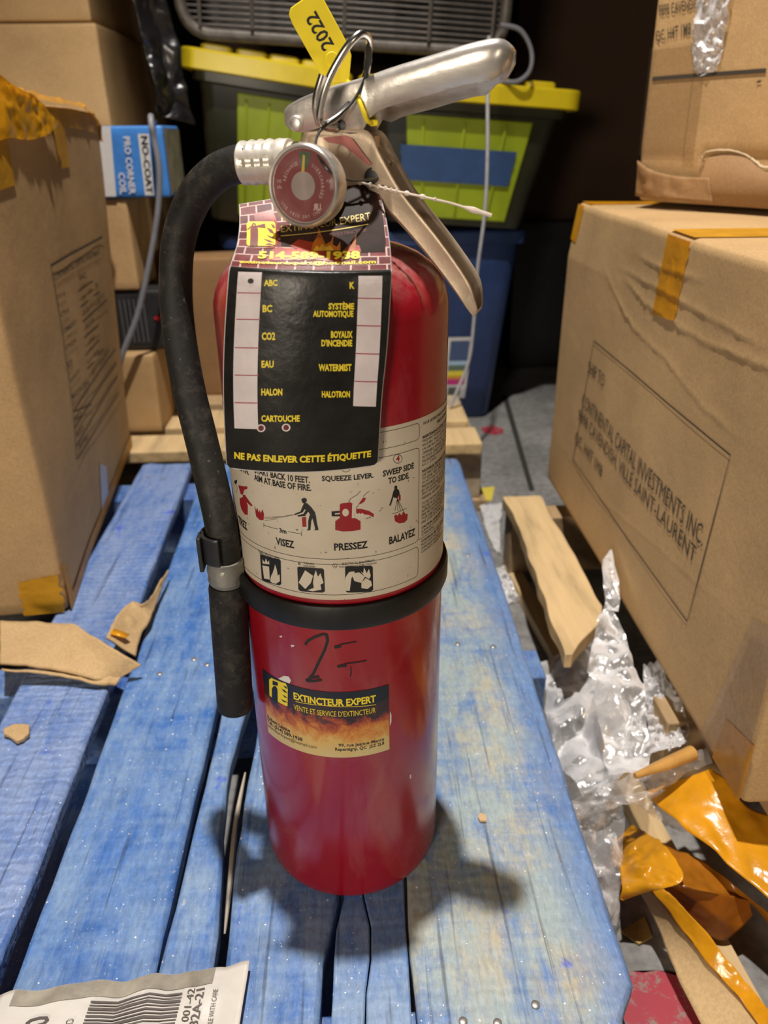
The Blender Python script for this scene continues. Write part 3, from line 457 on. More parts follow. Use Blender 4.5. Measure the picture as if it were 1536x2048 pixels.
["T","k",[[46.5,266],[67.74,266],[67.74,267.7],[46.5,267.7]],"AMMONIUM PHOSPHATE",0],
["T","k",[[46.5,263.7],[73.64,263.7],[73.64,265.4],[46.5,265.4]],"CONTENTS UNDER PRESSURE",0],
["T","k",[[70,256],[86,256],[86,257.6],[70,257.6]],"OTTAWA ONTARIO",0.005]],"stk":[["T","g",[[-29.23,172.32],[16.79,172.32],[16.79,177.8],[-29.23,177.8]],"EXTINCTEUR EXPERT",0.035],
["T","g",[[-29.6,164.32],[16.49,164.32],[16.49,168.52],[-29.6,168.52]],"VENTE ET SERVICE D'EXTINCTEUR",0],
["L","g",[[-28.22,170.99],[-12.69,172.31],[1.55,171.77],[16.77,170.3]],0.0004],
["T","k",[[-52.4,143.09],[-33.55,143.09],[-33.55,146.89],[-52.4,146.89]],"Robert Lépine",0.03],
["T","k",[[-52.87,139.49],[-25.62,139.49],[-25.62,143.33],[-52.87,143.33]],"Tél.: (514) 589-1938",0.03],
["T","k",[[-52.86,136.31],[-17.25,136.31],[-17.25,139.85],[-52.86,139.85]],"extincteurexpert@hotmail.com",0.0],
["T","k",[[-4.65,139.77],[21.27,139.77],[21.27,143.15],[-4.65,143.15]],"99, rue Jeanne-Mance",0.02],
["T","k",[[-6.63,136.45],[21.24,136.45],[21.24,139.88],[-6.63,139.88]],"Repentigny, QC  J5Z 2L8",0.02],
["P","g",[[-46.98,178.17],[-44.87,180.76],[-33.79,182.24],[-32.72,179.01],[-33.86,165.01],[-35.14,164.39],[-48.09,165.2]]],
["P","n",[[-46.11,163.01],[-45.12,172.53],[-43.34,175.6],[-41.3,176.35],[-40.37,174.57],[-41.05,163.98]]],
["P","n",[[-43.84,179.35],[-39.6,180.34],[-39.84,177.54],[-44.2,175.78]]],
["P","n",[[-37.29,176.85],[-35.56,175.03],[-33.0,175.15],[-34.81,176.72]]],
["P","n",[[-37.03,172.28],[-35.26,170.86],[-33.27,171.4],[-35.15,172.26]]],
["P","n",[[-38.67,168.03],[-36.19,166.87],[-33.53,167.89],[-36.08,168.28]]],
["P","n",[[-35.82,179.58],[-34.08,178.4],[-32.74,178.73],[-33.95,180.05]]]],"hand":[["L","k",[[-19.92,214.97],[-18.1,218.31],[-14.34,221.4],[-10.07,223.85],[-8.16,223.75],[-7.78,219.42],[-9.61,212.55],[-13.27,203.42],[-16.55,194.61],[-18.67,191.59]],0.0017],
["L","k",[[-20.83,188.73],[-17.67,191.82],[-13.24,193.27]],0.002],
["L","k",[[-20.63,188.65],[-15.81,189.75],[-11.89,191.28]],0.0016],
["L","k",[[-4.48,215.4],[0.1,217.27],[7.0,218.31]],0.0009],
["L","k",[[-4.33,214.66],[-0.86,215.6]],0.0012],
["L","k",[[-3.49,201.75],[2.42,203.51],[12.16,204.0]],0.0009],
["L","k",[[-3.14,201.24],[1.46,201.83]],0.0013],
["L","k",[[3.64,200.88],[3.81,196.81],[3.27,193.81]],0.0006]],"chip":[["P","w",[[-19.39,230.36],[-18.48,229.35],[-19.09,228.75]]],
["P","w",[[-16.37,229.86],[-14.33,231.49],[-11.27,232.1],[-10.67,231.21],[-12.54,230.29],[-11.4,229.23],[-13.56,228.26],[-15.86,228.87]]],
["P","w",[[-35.58,216.05],[-33.61,217.09],[-33.95,215.72],[-35.17,215.23]]],
["P","w",[[-28.59,212.5],[-26.21,213.03],[-26.71,211.88],[-28.04,210.94]]],
["P","w",[[-39.35,183.13],[-34.58,187.68],[-31.34,188.55],[-30.15,186.02],[-31.25,183.34],[-33.72,183.2]]],
["P","w",[[25.04,161.95],[25.9,158.81],[25.87,153.29],[24.85,150.28]]],
["P","w",[[38.76,101.59],[39.91,100.73],[39.93,97.31],[38.78,98.18]]]]}
DEC2 = {"lbox":[["L","k",[[0.1857,0.3489],[0.4649,0.3522]],0.0028],
["L","k",[[0.1875,0.348],[0.1836,0.2769],[0.1745,0.2224],[0.1634,0.1765],[0.1417,0.1292]],0.0022],
["T","k",[[0.1897,0.3312],[0.4372,0.3312],[0.4361,0.3396],[0.1912,0.3378]],"CONTINENTAL CAPITAL INVESTMENTS",0.01],
["T","k",[[0.3038,0.3128],[0.3426,0.3122],[0.3425,0.3194],[0.3039,0.3197]],"INC.",0.01],
["T","k",[[0.1901,0.31],[0.2249,0.309],[0.2249,0.3146],[0.19,0.3157]],"PO #",0.01],
["T","k",[[0.1896,0.2891],[0.2291,0.2883],[0.2287,0.2943],[0.1903,0.2954]],"CTN #",0.01],
["T","k",[[0.187,0.2703],[0.2582,0.2666],[0.2582,0.2729],[0.1875,0.2763]],"COMMODITY",0.01],
["T","k",[[0.1831,0.2496],[0.2402,0.2471],[0.2404,0.2536],[0.1838,0.256]],"STYLE #",0.01],
["T","k",[[0.1752,0.231],[0.2027,0.2289],[0.2048,0.2359],[0.1773,0.2378]],"SIZE",0.01],
["T","k",[[0.1755,0.212],[0.2315,0.2084],[0.2331,0.2151],[0.176,0.219]],"QUANTITY",0.01],
["T","k",[[0.1705,0.1936],[0.272,0.1836],[0.2727,0.1916],[0.172,0.2011]],"MADE IN CHINA",0.01],
["T","k",[[0.1627,0.1676],[0.2023,0.1633],[0.2036,0.1702],[0.1636,0.1743]],"COLOR",0.01],
["T","k",[[0.1627,0.1492],[0.2018,0.1451],[0.2031,0.1521],[0.1641,0.1558]],"BLACK",0.01],
["T","k",[[0.1585,0.1342],[0.2178,0.1266],[0.2196,0.1335],[0.1599,0.1408]],"LIGHT PINK",0.01],
["L","k",[[0.2903,0.3019],[0.368,0.3031]],0.002],
["L","k",[[0.2913,0.2815],[0.3333,0.2821]],0.002],
["L","k",[[0.3622,0.2827],[0.4012,0.2826]],0.002],
["L","k",[[0.2892,0.2621],[0.4451,0.2638]],0.002],
["L","k",[[0.2851,0.2415],[0.3707,0.2401]],0.002],
["L","k",[[0.2786,0.2204],[0.3654,0.2203]],0.002],
["L","k",[[0.2752,0.2029],[0.3178,0.2004]],0.002],
["L","k",[[0.3525,0.2015],[0.3881,0.2021]],0.002],
["L","k",[[0.1668,0.1809],[0.477,0.181]],0.002],
["L","k",[[0.1667,0.1807],[0.2676,0.1575]],0.002],
["L","k",[[0.1593,0.1632],[0.4732,0.1592]],0.002],
["L","k",[[0.1513,0.1427],[0.4703,0.1387]],0.002],
["L","k",[[0.147,0.1279],[0.4688,0.1122]],0.002],
["T","k",[[0.3036,0.2862],[0.3189,0.2862],[0.3209,0.2923],[0.305,0.2923]],"29",0.0],
["T","k",[[0.338,0.2893],[0.3555,0.2891],[0.3561,0.2956],[0.3393,0.2956]],"50",0.0],
["T","k",[[0.3772,0.289],[0.3925,0.2894],[0.3938,0.2975],[0.3786,0.297]],"3",0.0],
["T","k",[[0.2968,0.2684],[0.4284,0.2708],[0.4286,0.2778],[0.2972,0.2747]],"T-SHIRT BOYS",0.0],
["T","k",[[0.2983,0.2508],[0.3465,0.2499],[0.3472,0.2565],[0.2993,0.2571]],"852-B",0.0],
["T","k",[[0.3038,0.2282],[0.3383,0.2267],[0.3391,0.2334],[0.3044,0.2352]],"2048",0.0],
["T","k",[[0.3247,0.2048],[0.3518,0.204],[0.3525,0.2109],[0.3249,0.2116]],"PCS",0.0],
["T","k",[[0.3009,0.1874],[0.4214,0.188],[0.4214,0.1964],[0.301,0.195]],"BANGLADESH",0.0]],"rbox":[["T","k",[[0.1428,0.2049],[0.2087,0.2049],[0.2087,0.2209],[0.1428,0.2209]],"SHIP TO",0.0],
["T","k",[[0.1324,0.1576],[0.5109,0.1576],[0.5109,0.1761],[0.1324,0.1761]],"CONTINENTAL CAPITAL INVESTMENTS INC.",0.0],
["T","k",[[0.1243,0.1341],[0.5024,0.1341],[0.5024,0.1526],[0.1243,0.1526]],"9898 CAVENDISH, VILLE SAINT-LAURENT",0.0],
["T","k",[[0.1196,0.1014],[0.2396,0.1014],[0.2396,0.12],[0.1196,0.12]],"QC, H4T 1M8",0.0]],"ubox":[["T","k",[[0.007,0.5922],[0.0589,0.594],[0.0564,0.6033],[0.0044,0.6034]],"9898 CAVENDISH",0.01],
["T","k",[[0.0072,0.5669],[0.0507,0.5692],[0.0483,0.5826],[0.0044,0.5793]],"QC, H4T 1M8",0.01],
["L","k",[[0.0073,0.533],[0.0641,0.5329],[0.1447,0.5331]],0.004],
["L","k",[[0.1368,0.5235],[0.1412,0.5242]],0.002]]}
GEO = {"big_tape":[[[0.2621,0.0739,-0.055],[0.272,0.0332,-0.045],[0.2935,-0.0057,-0.045],[0.3169,-0.0393,-0.05],[0.3374,-0.0752,-0.05]],[[0.314,0.0657,-0.02],[0.3196,0.0528,-0.022],[0.329,0.0323,-0.03],[0.3535,0.0197,-0.035],[0.3931,-0.0039,-0.045]]],"crumple_tape":[[[0.2375,0.0621,-0.1],[0.2268,0.0236,-0.085],[0.2168,-0.0033,-0.075],[0.2181,-0.0096,-0.085],[0.2249,-0.0083,-0.08]],[[0.255,0.0749,-0.095],[0.2611,0.021,-0.06],[0.2639,-0.0124,-0.055],[0.2527,-0.0171,-0.06],[0.2359,-0.006,-0.07]]],"tape_tail":[[[0.2564,0.0635,-0.09],[0.2681,0.0335,-0.075],[0.2893,0.0129,-0.07],[0.3171,-0.0202,-0.075],[0.3318,-0.0414,-0.08]],[[0.2385,-0.0007,-0.075],[0.259,-0.0135,-0.065],[0.2846,-0.0178,-0.07],[0.3205,-0.0173,-0.085],[0.3312,-0.0469,-0.09]]],"tape_loop":[[[0.2371,-0.0037,-0.073],[0.262,-0.0122,-0.068],[0.2896,-0.0165,-0.072],[0.32,-0.0174,-0.083]],[[0.2556,-0.0095,-0.1],[0.2771,-0.0205,-0.105],[0.2982,-0.0312,-0.11],[0.3227,-0.0213,-0.095]]],"card_strip":[[[0.2355,-0.0036,-0.085],[0.2441,-0.0179,-0.1],[0.248,-0.0496,-0.11],[0.252,-0.074,-0.115],[0.2578,-0.1004,-0.12]],[[0.2391,-0.0092,-0.072],[0.2539,-0.0294,-0.085],[0.2705,-0.0607,-0.095],[0.2879,-0.0857,-0.105],[0.2966,-0.108,-0.11]]],"strip_tape":[[[0.2378,-0.0105,-0.072],[0.2511,-0.0307,-0.083],[0.2666,-0.0598,-0.093],[0.2841,-0.0849,-0.103],[0.2948,-0.1079,-0.11]],[[0.2466,-0.015,-0.068],[0.2653,-0.0415,-0.075],[0.2789,-0.0638,-0.085],[0.2954,-0.0837,-0.1],[0.3171,-0.1062,-0.115]]],"film_band":[[[0.1841,0.0457,-0.03],[0.2115,0.0533,-0.025],[0.2491,0.0634,-0.02],[0.2838,0.0743,-0.018],[0.3133,0.0817,-0.015]],[[0.1877,0.0378,-0.045],[0.2164,0.0424,-0.04],[0.2559,0.0521,-0.035],[0.2978,0.0708,-0.03],[0.3177,0.0735,-0.022]]],"film_down":[[[0.1875,0.055,-0.04],[0.1921,0.0404,-0.06],[0.1998,0.0201,-0.085],[0.21,-0.0033,-0.105],[0.2163,-0.0065,-0.12]],[[0.2327,0.0525,-0.04],[0.2327,0.0382,-0.06],[0.2273,0.0186,-0.085],[0.2234,0.0054,-0.105],[0.2197,-0.0066,-0.12]]],"film_tail":[[[0.241,0.0673,-0.05],[0.2574,0.0587,-0.06],[0.2737,0.0503,-0.07],[0.2905,0.0456,-0.075]],[[0.276,0.0663,-0.045],[0.2834,0.0583,-0.055],[0.2886,0.0504,-0.065],[0.2938,0.0482,-0.075]]],"film_spire":[[[0.2745,0.262,0.03],[0.2556,0.2315,0.012],[0.2421,0.1999,0.004],[0.2382,0.1805,-0.012],[0.2368,0.1355,-0.03],[0.2268,0.0759,-0.04]],[[0.2777,0.2549,0.03],[0.2828,0.2208,0.012],[0.2818,0.1811,0.004],[0.2802,0.1453,-0.004],[0.2718,0.1022,-0.02],[0.2552,0.0644,-0.03]]],"film_blob":[[[0.2168,0.3021,-0.085],[0.2118,0.2456,-0.09],[0.2086,0.1973,-0.09],[0.209,0.1466,-0.09],[0.212,0.099,-0.075],[0.2212,0.0721,-0.06]],[[0.2565,0.3257,-0.075],[0.2848,0.2838,-0.06],[0.2801,0.2033,-0.045],[0.2703,0.1449,-0.04],[0.2528,0.0927,-0.04],[0.228,0.0584,-0.04]]],"film_right":[[[0.3092,0.2243,-0.03],[0.2977,0.1804,-0.04],[0.2875,0.1425,-0.045],[0.2754,0.1041,-0.04]],[[0.3184,0.2084,-0.012],[0.3206,0.1549,-0.02],[0.3185,0.1239,-0.03],[0.3027,0.1037,-0.035]]],"film_patch":[[[0.2832,0.3108,0.05],[0.2779,0.28,0.03],[0.2783,0.2633,0.015]],[[0.2998,0.3329,0.05],[0.2952,0.279,0.03],[0.2875,0.2579,0.015]]],"film_far":[[[0.2195,0.5838,-0.12],[0.2098,0.5488,-0.125],[0.2128,0.5017,-0.13]],[[0.2375,0.598,-0.12],[0.2506,0.5462,-0.125],[0.2478,0.5129,-0.13]]],"film_far2":[[[0.2329,0.8143,-0.12],[0.2307,0.7449,-0.125],[0.2331,0.6817,-0.13]],[[0.275,0.822,-0.12],[0.2564,0.7432,-0.125],[0.2393,0.6475,-0.13]]],"roll":[[[0.2404,0.0541,-0.012],[0.2558,0.0608,-0.012],[0.2714,0.0676,-0.012],[0.3005,0.0793,-0.012]],[[0.2389,0.0496,-0.012],[0.2537,0.0551,-0.012],[0.2686,0.06,-0.012],[0.2975,0.0721,-0.012]]],"yellow_patch":[[[0.2223,-0.002,-0.133],[0.2341,-0.0118,-0.133]],[[0.2476,0.0083,-0.133],[0.2483,-0.008,-0.133]]],"sheet":[[[0.2307,0.857,-0.13],[0.263,0.8549,-0.13]],[[0.2297,0.9137,-0.13],[0.2795,0.9222,-0.13]]],"card_debris":[[[-0.3625,0.2589,0.03],[-0.3209,0.2507,0.032],[-0.2788,0.2389,0.034],[-0.2525,0.2173,0.034],[-0.2231,0.1963,0.03],[-0.2045,0.194,0.016]],[[-0.3392,0.1956,0.022],[-0.3058,0.1934,0.018],[-0.2716,0.1887,0.014],[-0.2466,0.1824,0.01],[-0.2361,0.1853,0.006],[-0.2304,0.186,0.004]]],"card_debris_torn":[[[-0.2438,0.2225,0.03],[-0.2441,0.2659,0.028],[-0.237,0.2928,0.026],[-0.2237,0.2932,0.022],[-0.2173,0.3465,0.018]],[[-0.2158,0.2172,0.01],[-0.2194,0.2493,0.01],[-0.2154,0.2786,0.012],[-0.2166,0.3082,0.012],[-0.2154,0.3807,0.016]]]}

# ------------------------------------------------------------------ the setting
FZ = -.135
def concrete():
    m, nt, b = newmat('worn_concrete'); v = coords(nt)
    c = ramp(nt, [(.3, (.16, .155, .145)), (.55, (.27, .26, .245)), (.8, (.36, .35, .33))], nz(nt, 7, 9, v, .68))
    d = ramp(nt, [(.35, (.55,) * 3), (.6, (1,) * 3)], nz(nt, 90, 5, v))
    nt.links.new(mixc(nt, c, d, .7, 'MULTIPLY'), b.inputs['Base Color']); b.inputs['Roughness'].default_value = .55
    bump(nt, b, nz(nt, 160, 5, v), .4, .001); return m
MC = concrete()
fl = obj('floor', MB().grid(lambda u, v: V(-1.7 + 3.4 * u, -2.6 + 5 * v, FZ), 2, 2), MC, smooth=False); tag(fl, kind='structure')
def redpaint():
    m, nt, b = newmat('worn_red_floor_paint'); v = coords(nt)
    nt.links.new(mixc(nt, (.36, .035, .055), (.26, .18, .15), ramp(nt, [(.52, (0,) * 3), (.60, (1,) * 3)], nz(nt, 70, 7, v, .75))), b.inputs['Base Color']); b.inputs['Roughness'].default_value = .5; return m
def blob(cx, cy, rx, ry, n, seed):
    return [(cx + rx * cos(2 * pi * k / n) * (1 + .25 * N3((k * .7, seed, 0))), cy + ry * sin(2 * pi * k / n) * (1 + .25 * N3((k * .7, seed, 5)))) for k in range(n)]
MR = redpaint()
mb = MB(); v_, f_ = polytri(blob(.238, -.068, .05, .030, 26, 3), 1); mb.add([V(x, y, FZ + .0008) for x, y in v_], f_); obj('paint_patch', mb, MR, fl)
mb = MB(); v_, f_ = polytri(blob(.33, 1.24, .026, .03, 16, 8), 1); mb.add([V(x, y, FZ + .0008) for x, y in v_], f_); obj('paint_patch', mb, MR, fl)
mb = MB().add([V(.40, 1.5, FZ + .0006), V(.414, 1.5, FZ + .0006), V(.352, .9, FZ + .0006), V(.342, .9, FZ + .0006)], [(0, 1, 2, 3)]); obj('floor_joint', mb, flat('joint_dirt', (.03, .028, .025), .9), fl)
MW = M('dark_painted_wall', (.035, .028, .022), .8, var=.3, scale=6)
for nm, a, b_ in (('wall_back', (-1.7, 2.3, FZ), (1.7, 2.4, 2.6)), ('wall_left', (-1.8, -2.6, FZ), (-1.7, 2.4, 2.6)), ('wall_right', (1.7, -2.6, FZ), (1.8, 2.4, 2.6))):
    tag(obj(nm, MB().box(a, b_), MW, smooth=False), kind='structure')

# ------------------------------------------------------------------ blue pallet
PB = [plank('blue_paint_smooth', .56, off=1), plank('blue_paint_worn', .68, pale=(.25, .35, .49), off=5), plank('blue_paint_scuffed', .84, (.06, .17, .45), (.34, .40, .39), off=9, yellow=.5, strong=.92, edge=(.222, .256)), plank('blue_paint_chalky', .66, (.065, .155, .43), (.24, .32, .52), off=3, saw=.95)]
PSIDE = plank('blue_paint_stringer', .4, (.04, .11, .36), off=14)
pal = thing('wooden_pallet', (-.07, .27, FZ), 'blue painted wooden pallet the red extinguisher stands on', 'pallet')
def board(name, L, R, z0, z1, mat, parent, rough=.0012, seed=0, n=44, bevel=.0035, zj=.0006):
    y0 = max(L[0][0], R[0][0]); y1 = min(L[-1][0], R[-1][0]); mb = MB(); nx = 6
    vs = []
    for j in range(n + 1):
        y = y0 + (y1 - y0) * j / n; a = lerp_tab(L, y) + rough * N3((seed, y * 22, 0), 1, seed); b = lerp_tab(R, y) + rough * N3((seed + 9, y * 22, 3), 1, seed)
        for i in range(nx + 1):
            x = a + (b - a) * i / nx
            yy = y + (.003 * N3((x * 60, seed, 2)) if j in (0, n) else 0)
            vs.append(V(x, yy, z1 + zj * N3((x * 14, y * 5, seed)) - zj))
        for i in range(nx + 1): vs.append(V(a + (b - a) * i / nx + rough * .6 * N3((seed, y * 30, 7)), y, z0))
    w_ = 2 * (nx + 1); fs = []
    for j in range(n):
        o = j * w_; p = o + w_
        for i in range(nx): fs += [(o + i, o + i + 1, p + i + 1, p + i), (o + nx + 1 + i, p + nx + 1 + i, p + nx + 2 + i, o + nx + 2 + i)]
        fs += [(o, p, p + nx + 1, o + nx + 1), (o + nx, o + 2 * nx + 1, p + 2 * nx + 1, p + nx)]
    o = 0; fs.append(tuple([o + i for i in range(nx, -1, -1)] + [o + nx + 1 + i for i in range(nx + 1)]))
    o = n * w_; fs.append(tuple([o + i for i in range(nx + 1)] + [o + nx + 1 + i for i in range(nx, -1, -1)]))
    mb.add(vs, fs); return obj(name, mb, mat, parent, bevel=bevel, seg=2)
T_ = -.018
board('plank', [(-.24, -.318), (.14, -.3222), (.30, -.331), (.77, -.337)], [(-.24, -.226), (-.083, -.2298), (.187, -.236), (.33, -.2406), (.758, -.257)], T_, 0, PB[3], pal, seed=1)
board('plank', [(-.24, -.215), (-.119, -.2157), (.0275, -.2166), (.176, -.2207), (.637, -.2294), (.75, -.233)], [(-.24, -.1274), (-.112, -.1274), (.151, -.1269), (.75, -.132)], T_, 0, PB[0], pal, seed=2)
board('plank', [(-.24, -.1262), (-.114, -.1252), (.142, -.1196), (.745, -.124)], [(-.24, -.091), (-.0946, -.0908), (-.03, -.095), (.01, -.1005), (.0545, -.103), (.1207, -.1008), (.2, -.093), (.745, -.090)], T_, 0, PB[1], pal, rough=.0022, seed=3)
board('plank', [(-.24, -.0815), (-.0951, -.0827), (-.02, -.087), (.133, -.084), (.2, -.081), (.748, -.078)], [(-.24, -.024), (-.1308, -.0215), (-.10, -.020), (-.08, -.013), (-.0583, -.0093), (.1, -.009), (.748, -.008)], T_, 0, PB[1], pal, rough=.0018, seed=4)
board('plank', [(-.24, -.0155), (-.143, -.0148), (-.1187, -.0127), (-.09, -.0125), (-.0583, -.0058), (.1, -.004), (.746, -.004)], [(-.24, .002), (-.13, .0062), (-.1, .011), (-.075, .0108), (-.05, .0045), (.1, .012), (.746, .013)], T_, 0, PB[1], pal, rough=.001, seed=5, bevel=.0012)
board('plank', [(-.24, .0028), (-.13, .0070), (-.1, .0118), (-.075, .0115), (-.05, .0052), (.1, .0128), (.746, .0138)], [(-.24, .0348), (-.1306, .0345), (-.09, .0352), (-.0486, .0364), (.746, .036)], T_, 0, PB[1], pal, rough=.001, seed=6, bevel=.0012)
board('plank', [(-.24, .0375), (-.1457, .0375), (-.10, .0362), (-.0567, .0376), (.1, .039), (.75, .040)], [(-.24, .166), (-.158, .1655), (-.150, .158), (-.146, .1665), (-.138, .1675), (-.1316, .1743), (.0238, .177), (.2862, .1803), (.47, .181), (.7307, .1815), (.752, .178)], T_, 0, PB[2], pal, seed=7, n=90)
for y0, y1, xr in ((-.175, -.129, .168), (.196, .243, .199), (.655, .715, .176)):
    obj('stringer', MB().box((-.50, y0, -.112), (xr, y1, T_ - .0006)), PSIDE, pal, bevel=.002)
board('bottom_board', [(-.24, .115), (.75, .12)], [(-.24, .198), (.75, .202)], FZ + .0005, -.1125, PSIDE, pal, seed=21, n=12)
board('bottom_board', [(-.24, -.10), (.75, -.10)], [(-.24, -.01), (.75, -.01)], FZ + .0005, -.1125, PSIDE, pal, seed=22, n=12)
board('bottom_board', [(-.24, -.34), (.75, -.34)], [(-.24, -.25), (.75, -.25)], FZ + .0005, -.1125, PSIDE, pal, seed=23, n=12)
board('plank', [(-.24, -.50), (.77, -.50)], [(-.24, -.43), (.77, -.43)], T_, 0, PB[0], pal, seed=24, n=20)
MNAIL = M('dull_nail_steel', (.42, .40, .38), .4, .8)
nail = None
for x, y in ((.1105, -.1405), (.148, .225), (.112, .232), (.060, .215), (.15, .685), (-.16, .222), (-.19, .2), (-.289, .69), (-.315, .70), (-.145, .212), (.0855, -.150), (.065, -.148), (.15, .42)):
    if nail is None: nail = obj('nail', MB().lathe([(.0001, .0009), (.0022, .0009), (.0027, .0005), (.0027, -.004), (.0001, -.004)], 14, Matrix.Translation((x, y, 0))), MNAIL, pal); n0 = V(x, y, 0)
    else: share(nail, pal, V(x, y, 0) - n0)
# splintered wood chip wedged in the gap
obj('wood_splinter', MB().tube(spline([(-.0905, .068, -.006), (-.0925, .02, -.009), (-.0895, -.03, -.006), (-.0885, -.075, -.012)], 16), [.0007 + .0016 * sin(pi * i / 16) for i in range(17)], 6), wood('bare_splinter_wood', (.42, .36, .29)), pal)
obj('wood_splinter', MB().tube(spline([(-.0245, -.085, -.004), (-.0225, -.11, -.006), (-.0235, -.15, -.006)], 10), .0016, 6), wood('bare_splinter_wood_b', (.38, .33, .26)), pal)

# ------------------------------------------------------------------ natural pallet on the right, under the big carton
WN = [wood('pine_board', (.60, .42, .21), 1), wood('pine_board_dark', (.42, .28, .14), 4), wood('pine_board_grey', (.46, .36, .24), 7)]
np_ = thing('wooden_pallet', (.55, .25, FZ), 'bare pine pallet under the large carton on the right', 'pallet')
board('plank', [(.219, .2225), (.2236, .223), (.48, .2327), (.61, .232)], [(.219, .231), (.24, .246), (.27, .270), (.306, .290), (.61, .2855)], -.026, -.008, WN[0], np_, rough=.004, seed=31, bevel=.001)
board('plank', [(-.35, .34), (.61, .335)], [(-.35, .43), (.61, .425)], -.026, -.001, WN[1], np_, seed=32, n=16)
board('plank', [(-.35, .48), (.61, .47)], [(-.35, .57), (.61, .56)], -.026, -.001, WN[1], np_, seed=33, n=16)
board('plank', [(-.35, .62), (.61, .62)], [(-.35, .72), (.61, .72)], -.026, -.001, WN[1], np_, seed=34, n=16)
for y0, y1 in ((.57, .612), (.13, .17), (-.33, -.29)):
    obj('stringer', MB().box((.236 if y0 > .5 else .30, y0, -.117), (.90, y1, -.0262)), WN[1], np_, bevel=.002)
board('bottom_board', [(-.30, .296), (.3745, .253), (.612, .2356)], [(-.30, .325), (.3732, .275), (.611, .256)], FZ + .0005, -.117, WN[0], np_, seed=35, n=16, bevel=.001)
board('bottom_board', [(-.30, .50), (.612, .50)], [(-.30, .60), (.611, .60)], FZ + .0005, -.117, WN[1], np_, seed=36, n=10)
# ------------------------------------------------------------------ natural pallet at the back
bp = thing('wooden_pallet', (-.1, 1.0, FZ), 'bare pine pallet at the back under the small stacked boxes', 'pallet')
def boardx(x0, x1, ya, yb, z0, z1, m, seed): 
    mb = MB().box((x0, ya, z0), (x1, yb, z1)); return obj('plank', mb, m, bp, bevel=.003)
boardx(-.85, .232, .812, .895, -.022, .0, WN[0], 1); boardx(-.85, .225, .93, 1.03, -.022, .0, WN[0], 2); boardx(-.85, .1, 1.07, 1.16, -.022, 0, WN[1], 3)
for x0, x1 in ((.185, .235), (-.25, -.20), (-.85, -.80)): obj('stringer', MB().box((x0, .83, -.112), (x1, 1.16, -.0225)), WN[2], bp, bevel=.002)
obj('bottom_board', MB().box((-.85, .82, FZ + .0005), (.245, .90, -.1125)), WN[1], bp, bevel=.002)

# ------------------------------------------------------------------ fire extinguisher
def redmat():
    m, nt, b = newmat('red_enamel'); v = coords(nt)
    base = ramp(nt, [(.3, (.235, .004, .010)), (.7, (.30, .006, .014))], nz(nt, 14, 4, v))
    g = nd(nt, 'ShaderNodeNewGeometry'); sx = nd(nt, 'ShaderNodeSeparateXYZ'); nt.links.new(g.outputs['Normal'], sx.inputs[0])
    up = ramp(nt, [(.25, (0,) * 3), (.9, (1,) * 3)], sx.outputs['Z'])
    dn = ramp(nt, [(.38, (0,) * 3), (.62, (.42,) * 3)], nz(nt, 75, 8, v, .75))
    dust = mixc(nt, (0, 0, 0), dn, up)
    sm = ramp(nt, [(.52, (0,) * 3), (.8, (.14,) * 3)], nz(nt, 22, 7, coords(nt, 'Object', (1, 1, .5)), .65, .6))
    tot = mixc(nt, dust, sm, 1, 'ADD')
    nt.links.new(mixc(nt, base, (.56, .40, .36), tot), b.inputs['Base Color'])
    nt.links.new(ramp(nt, [(.3, (.16,) * 3), (.75, (.36,) * 3)], nz(nt, 30, 6, v, .6)), b.inputs['Roughness'])
    b.inputs['Coat Weight'].default_value = .35; b.inputs['Coat Roughness'].default_value = .12; return m
RED = redmat()
ALU = M('cast_aluminium', (.68, .63, .58), .36, .75, .22, 110, .15, 300, .10, sc=(.12, 1, 1))
ALUW = M('worn_aluminium', (.60, .47, .34), .52, .45, .22, 50, .2, 260, .1)
STEEL = M('pin_steel', (.60, .57, .53), .24, 1, .12, 80)
def rubber():
    m, nt, b = newmat('dusty_rubber'); v = coords(nt)
    k = mixc(nt, (.011, .0095, .008), (.085, .070, .055), ramp(nt, [(.50, (0,) * 3), (.78, (.75,) * 3)], nz(nt, 85, 8, v, .75)))
    nt.links.new(mixc(nt, k, (.16, .14, .12), ramp(nt, [(.70, (0,) * 3), (.74, (.6,) * 3)], nz(nt, 260, 3, v))), b.inputs['Base Color']); b.inputs['Roughness'].default_value = .6; b.inputs['Specular IOR Level'].default_value = .3
    bump(nt, b, nz(nt, 180, 4, v), .35, .001); return m
RUB = rubber()
BLK = M('black_plastic', (.012, .012, .012), .42, 0, .3, 50, .15, 200)
BANDM = M('black_strap_rubber', (.010, .0095, .008), .42, 0, .4, 40, .2, 120, .1, spec=.35)
ext = thing('fire_extinguisher', (0, 0, 0), 'red fire extinguisher with black hose standing on the blue pallet', 'fire extinguisher')
R = .0635
obj('cylinder', MB().lathe([(.001, .004), (.045, .004), (.050, .0005), (.0575, .0005), (.061, .002), (.0628, .0055), (R, .012), (R, .394), (.0632, .400), (.0615, .4065), (.0585, .4125), (.054, .4175), (.047, .4225), (.038, .4262), (.029, .4285), (.0225, .4298), (.0215, .433), (.0195, .434), (.001, .434)], 128), RED, ext, ang=60)
def cyl(a, h, off=0):
    t = radians(a); r = R + off; return V(r * sin(t), -r * cos(t), h / 1000)
def cylpatch(a0, a1, h0, h1, off, nu=60, nv=2, uv=False):
    return MB().grid(lambda u, v: cyl(a0 + (a1 - a0) * u, h0 + (h1 - h0) * v, off), nu, nv, (lambda u, v: (u, v)) if uv else None)
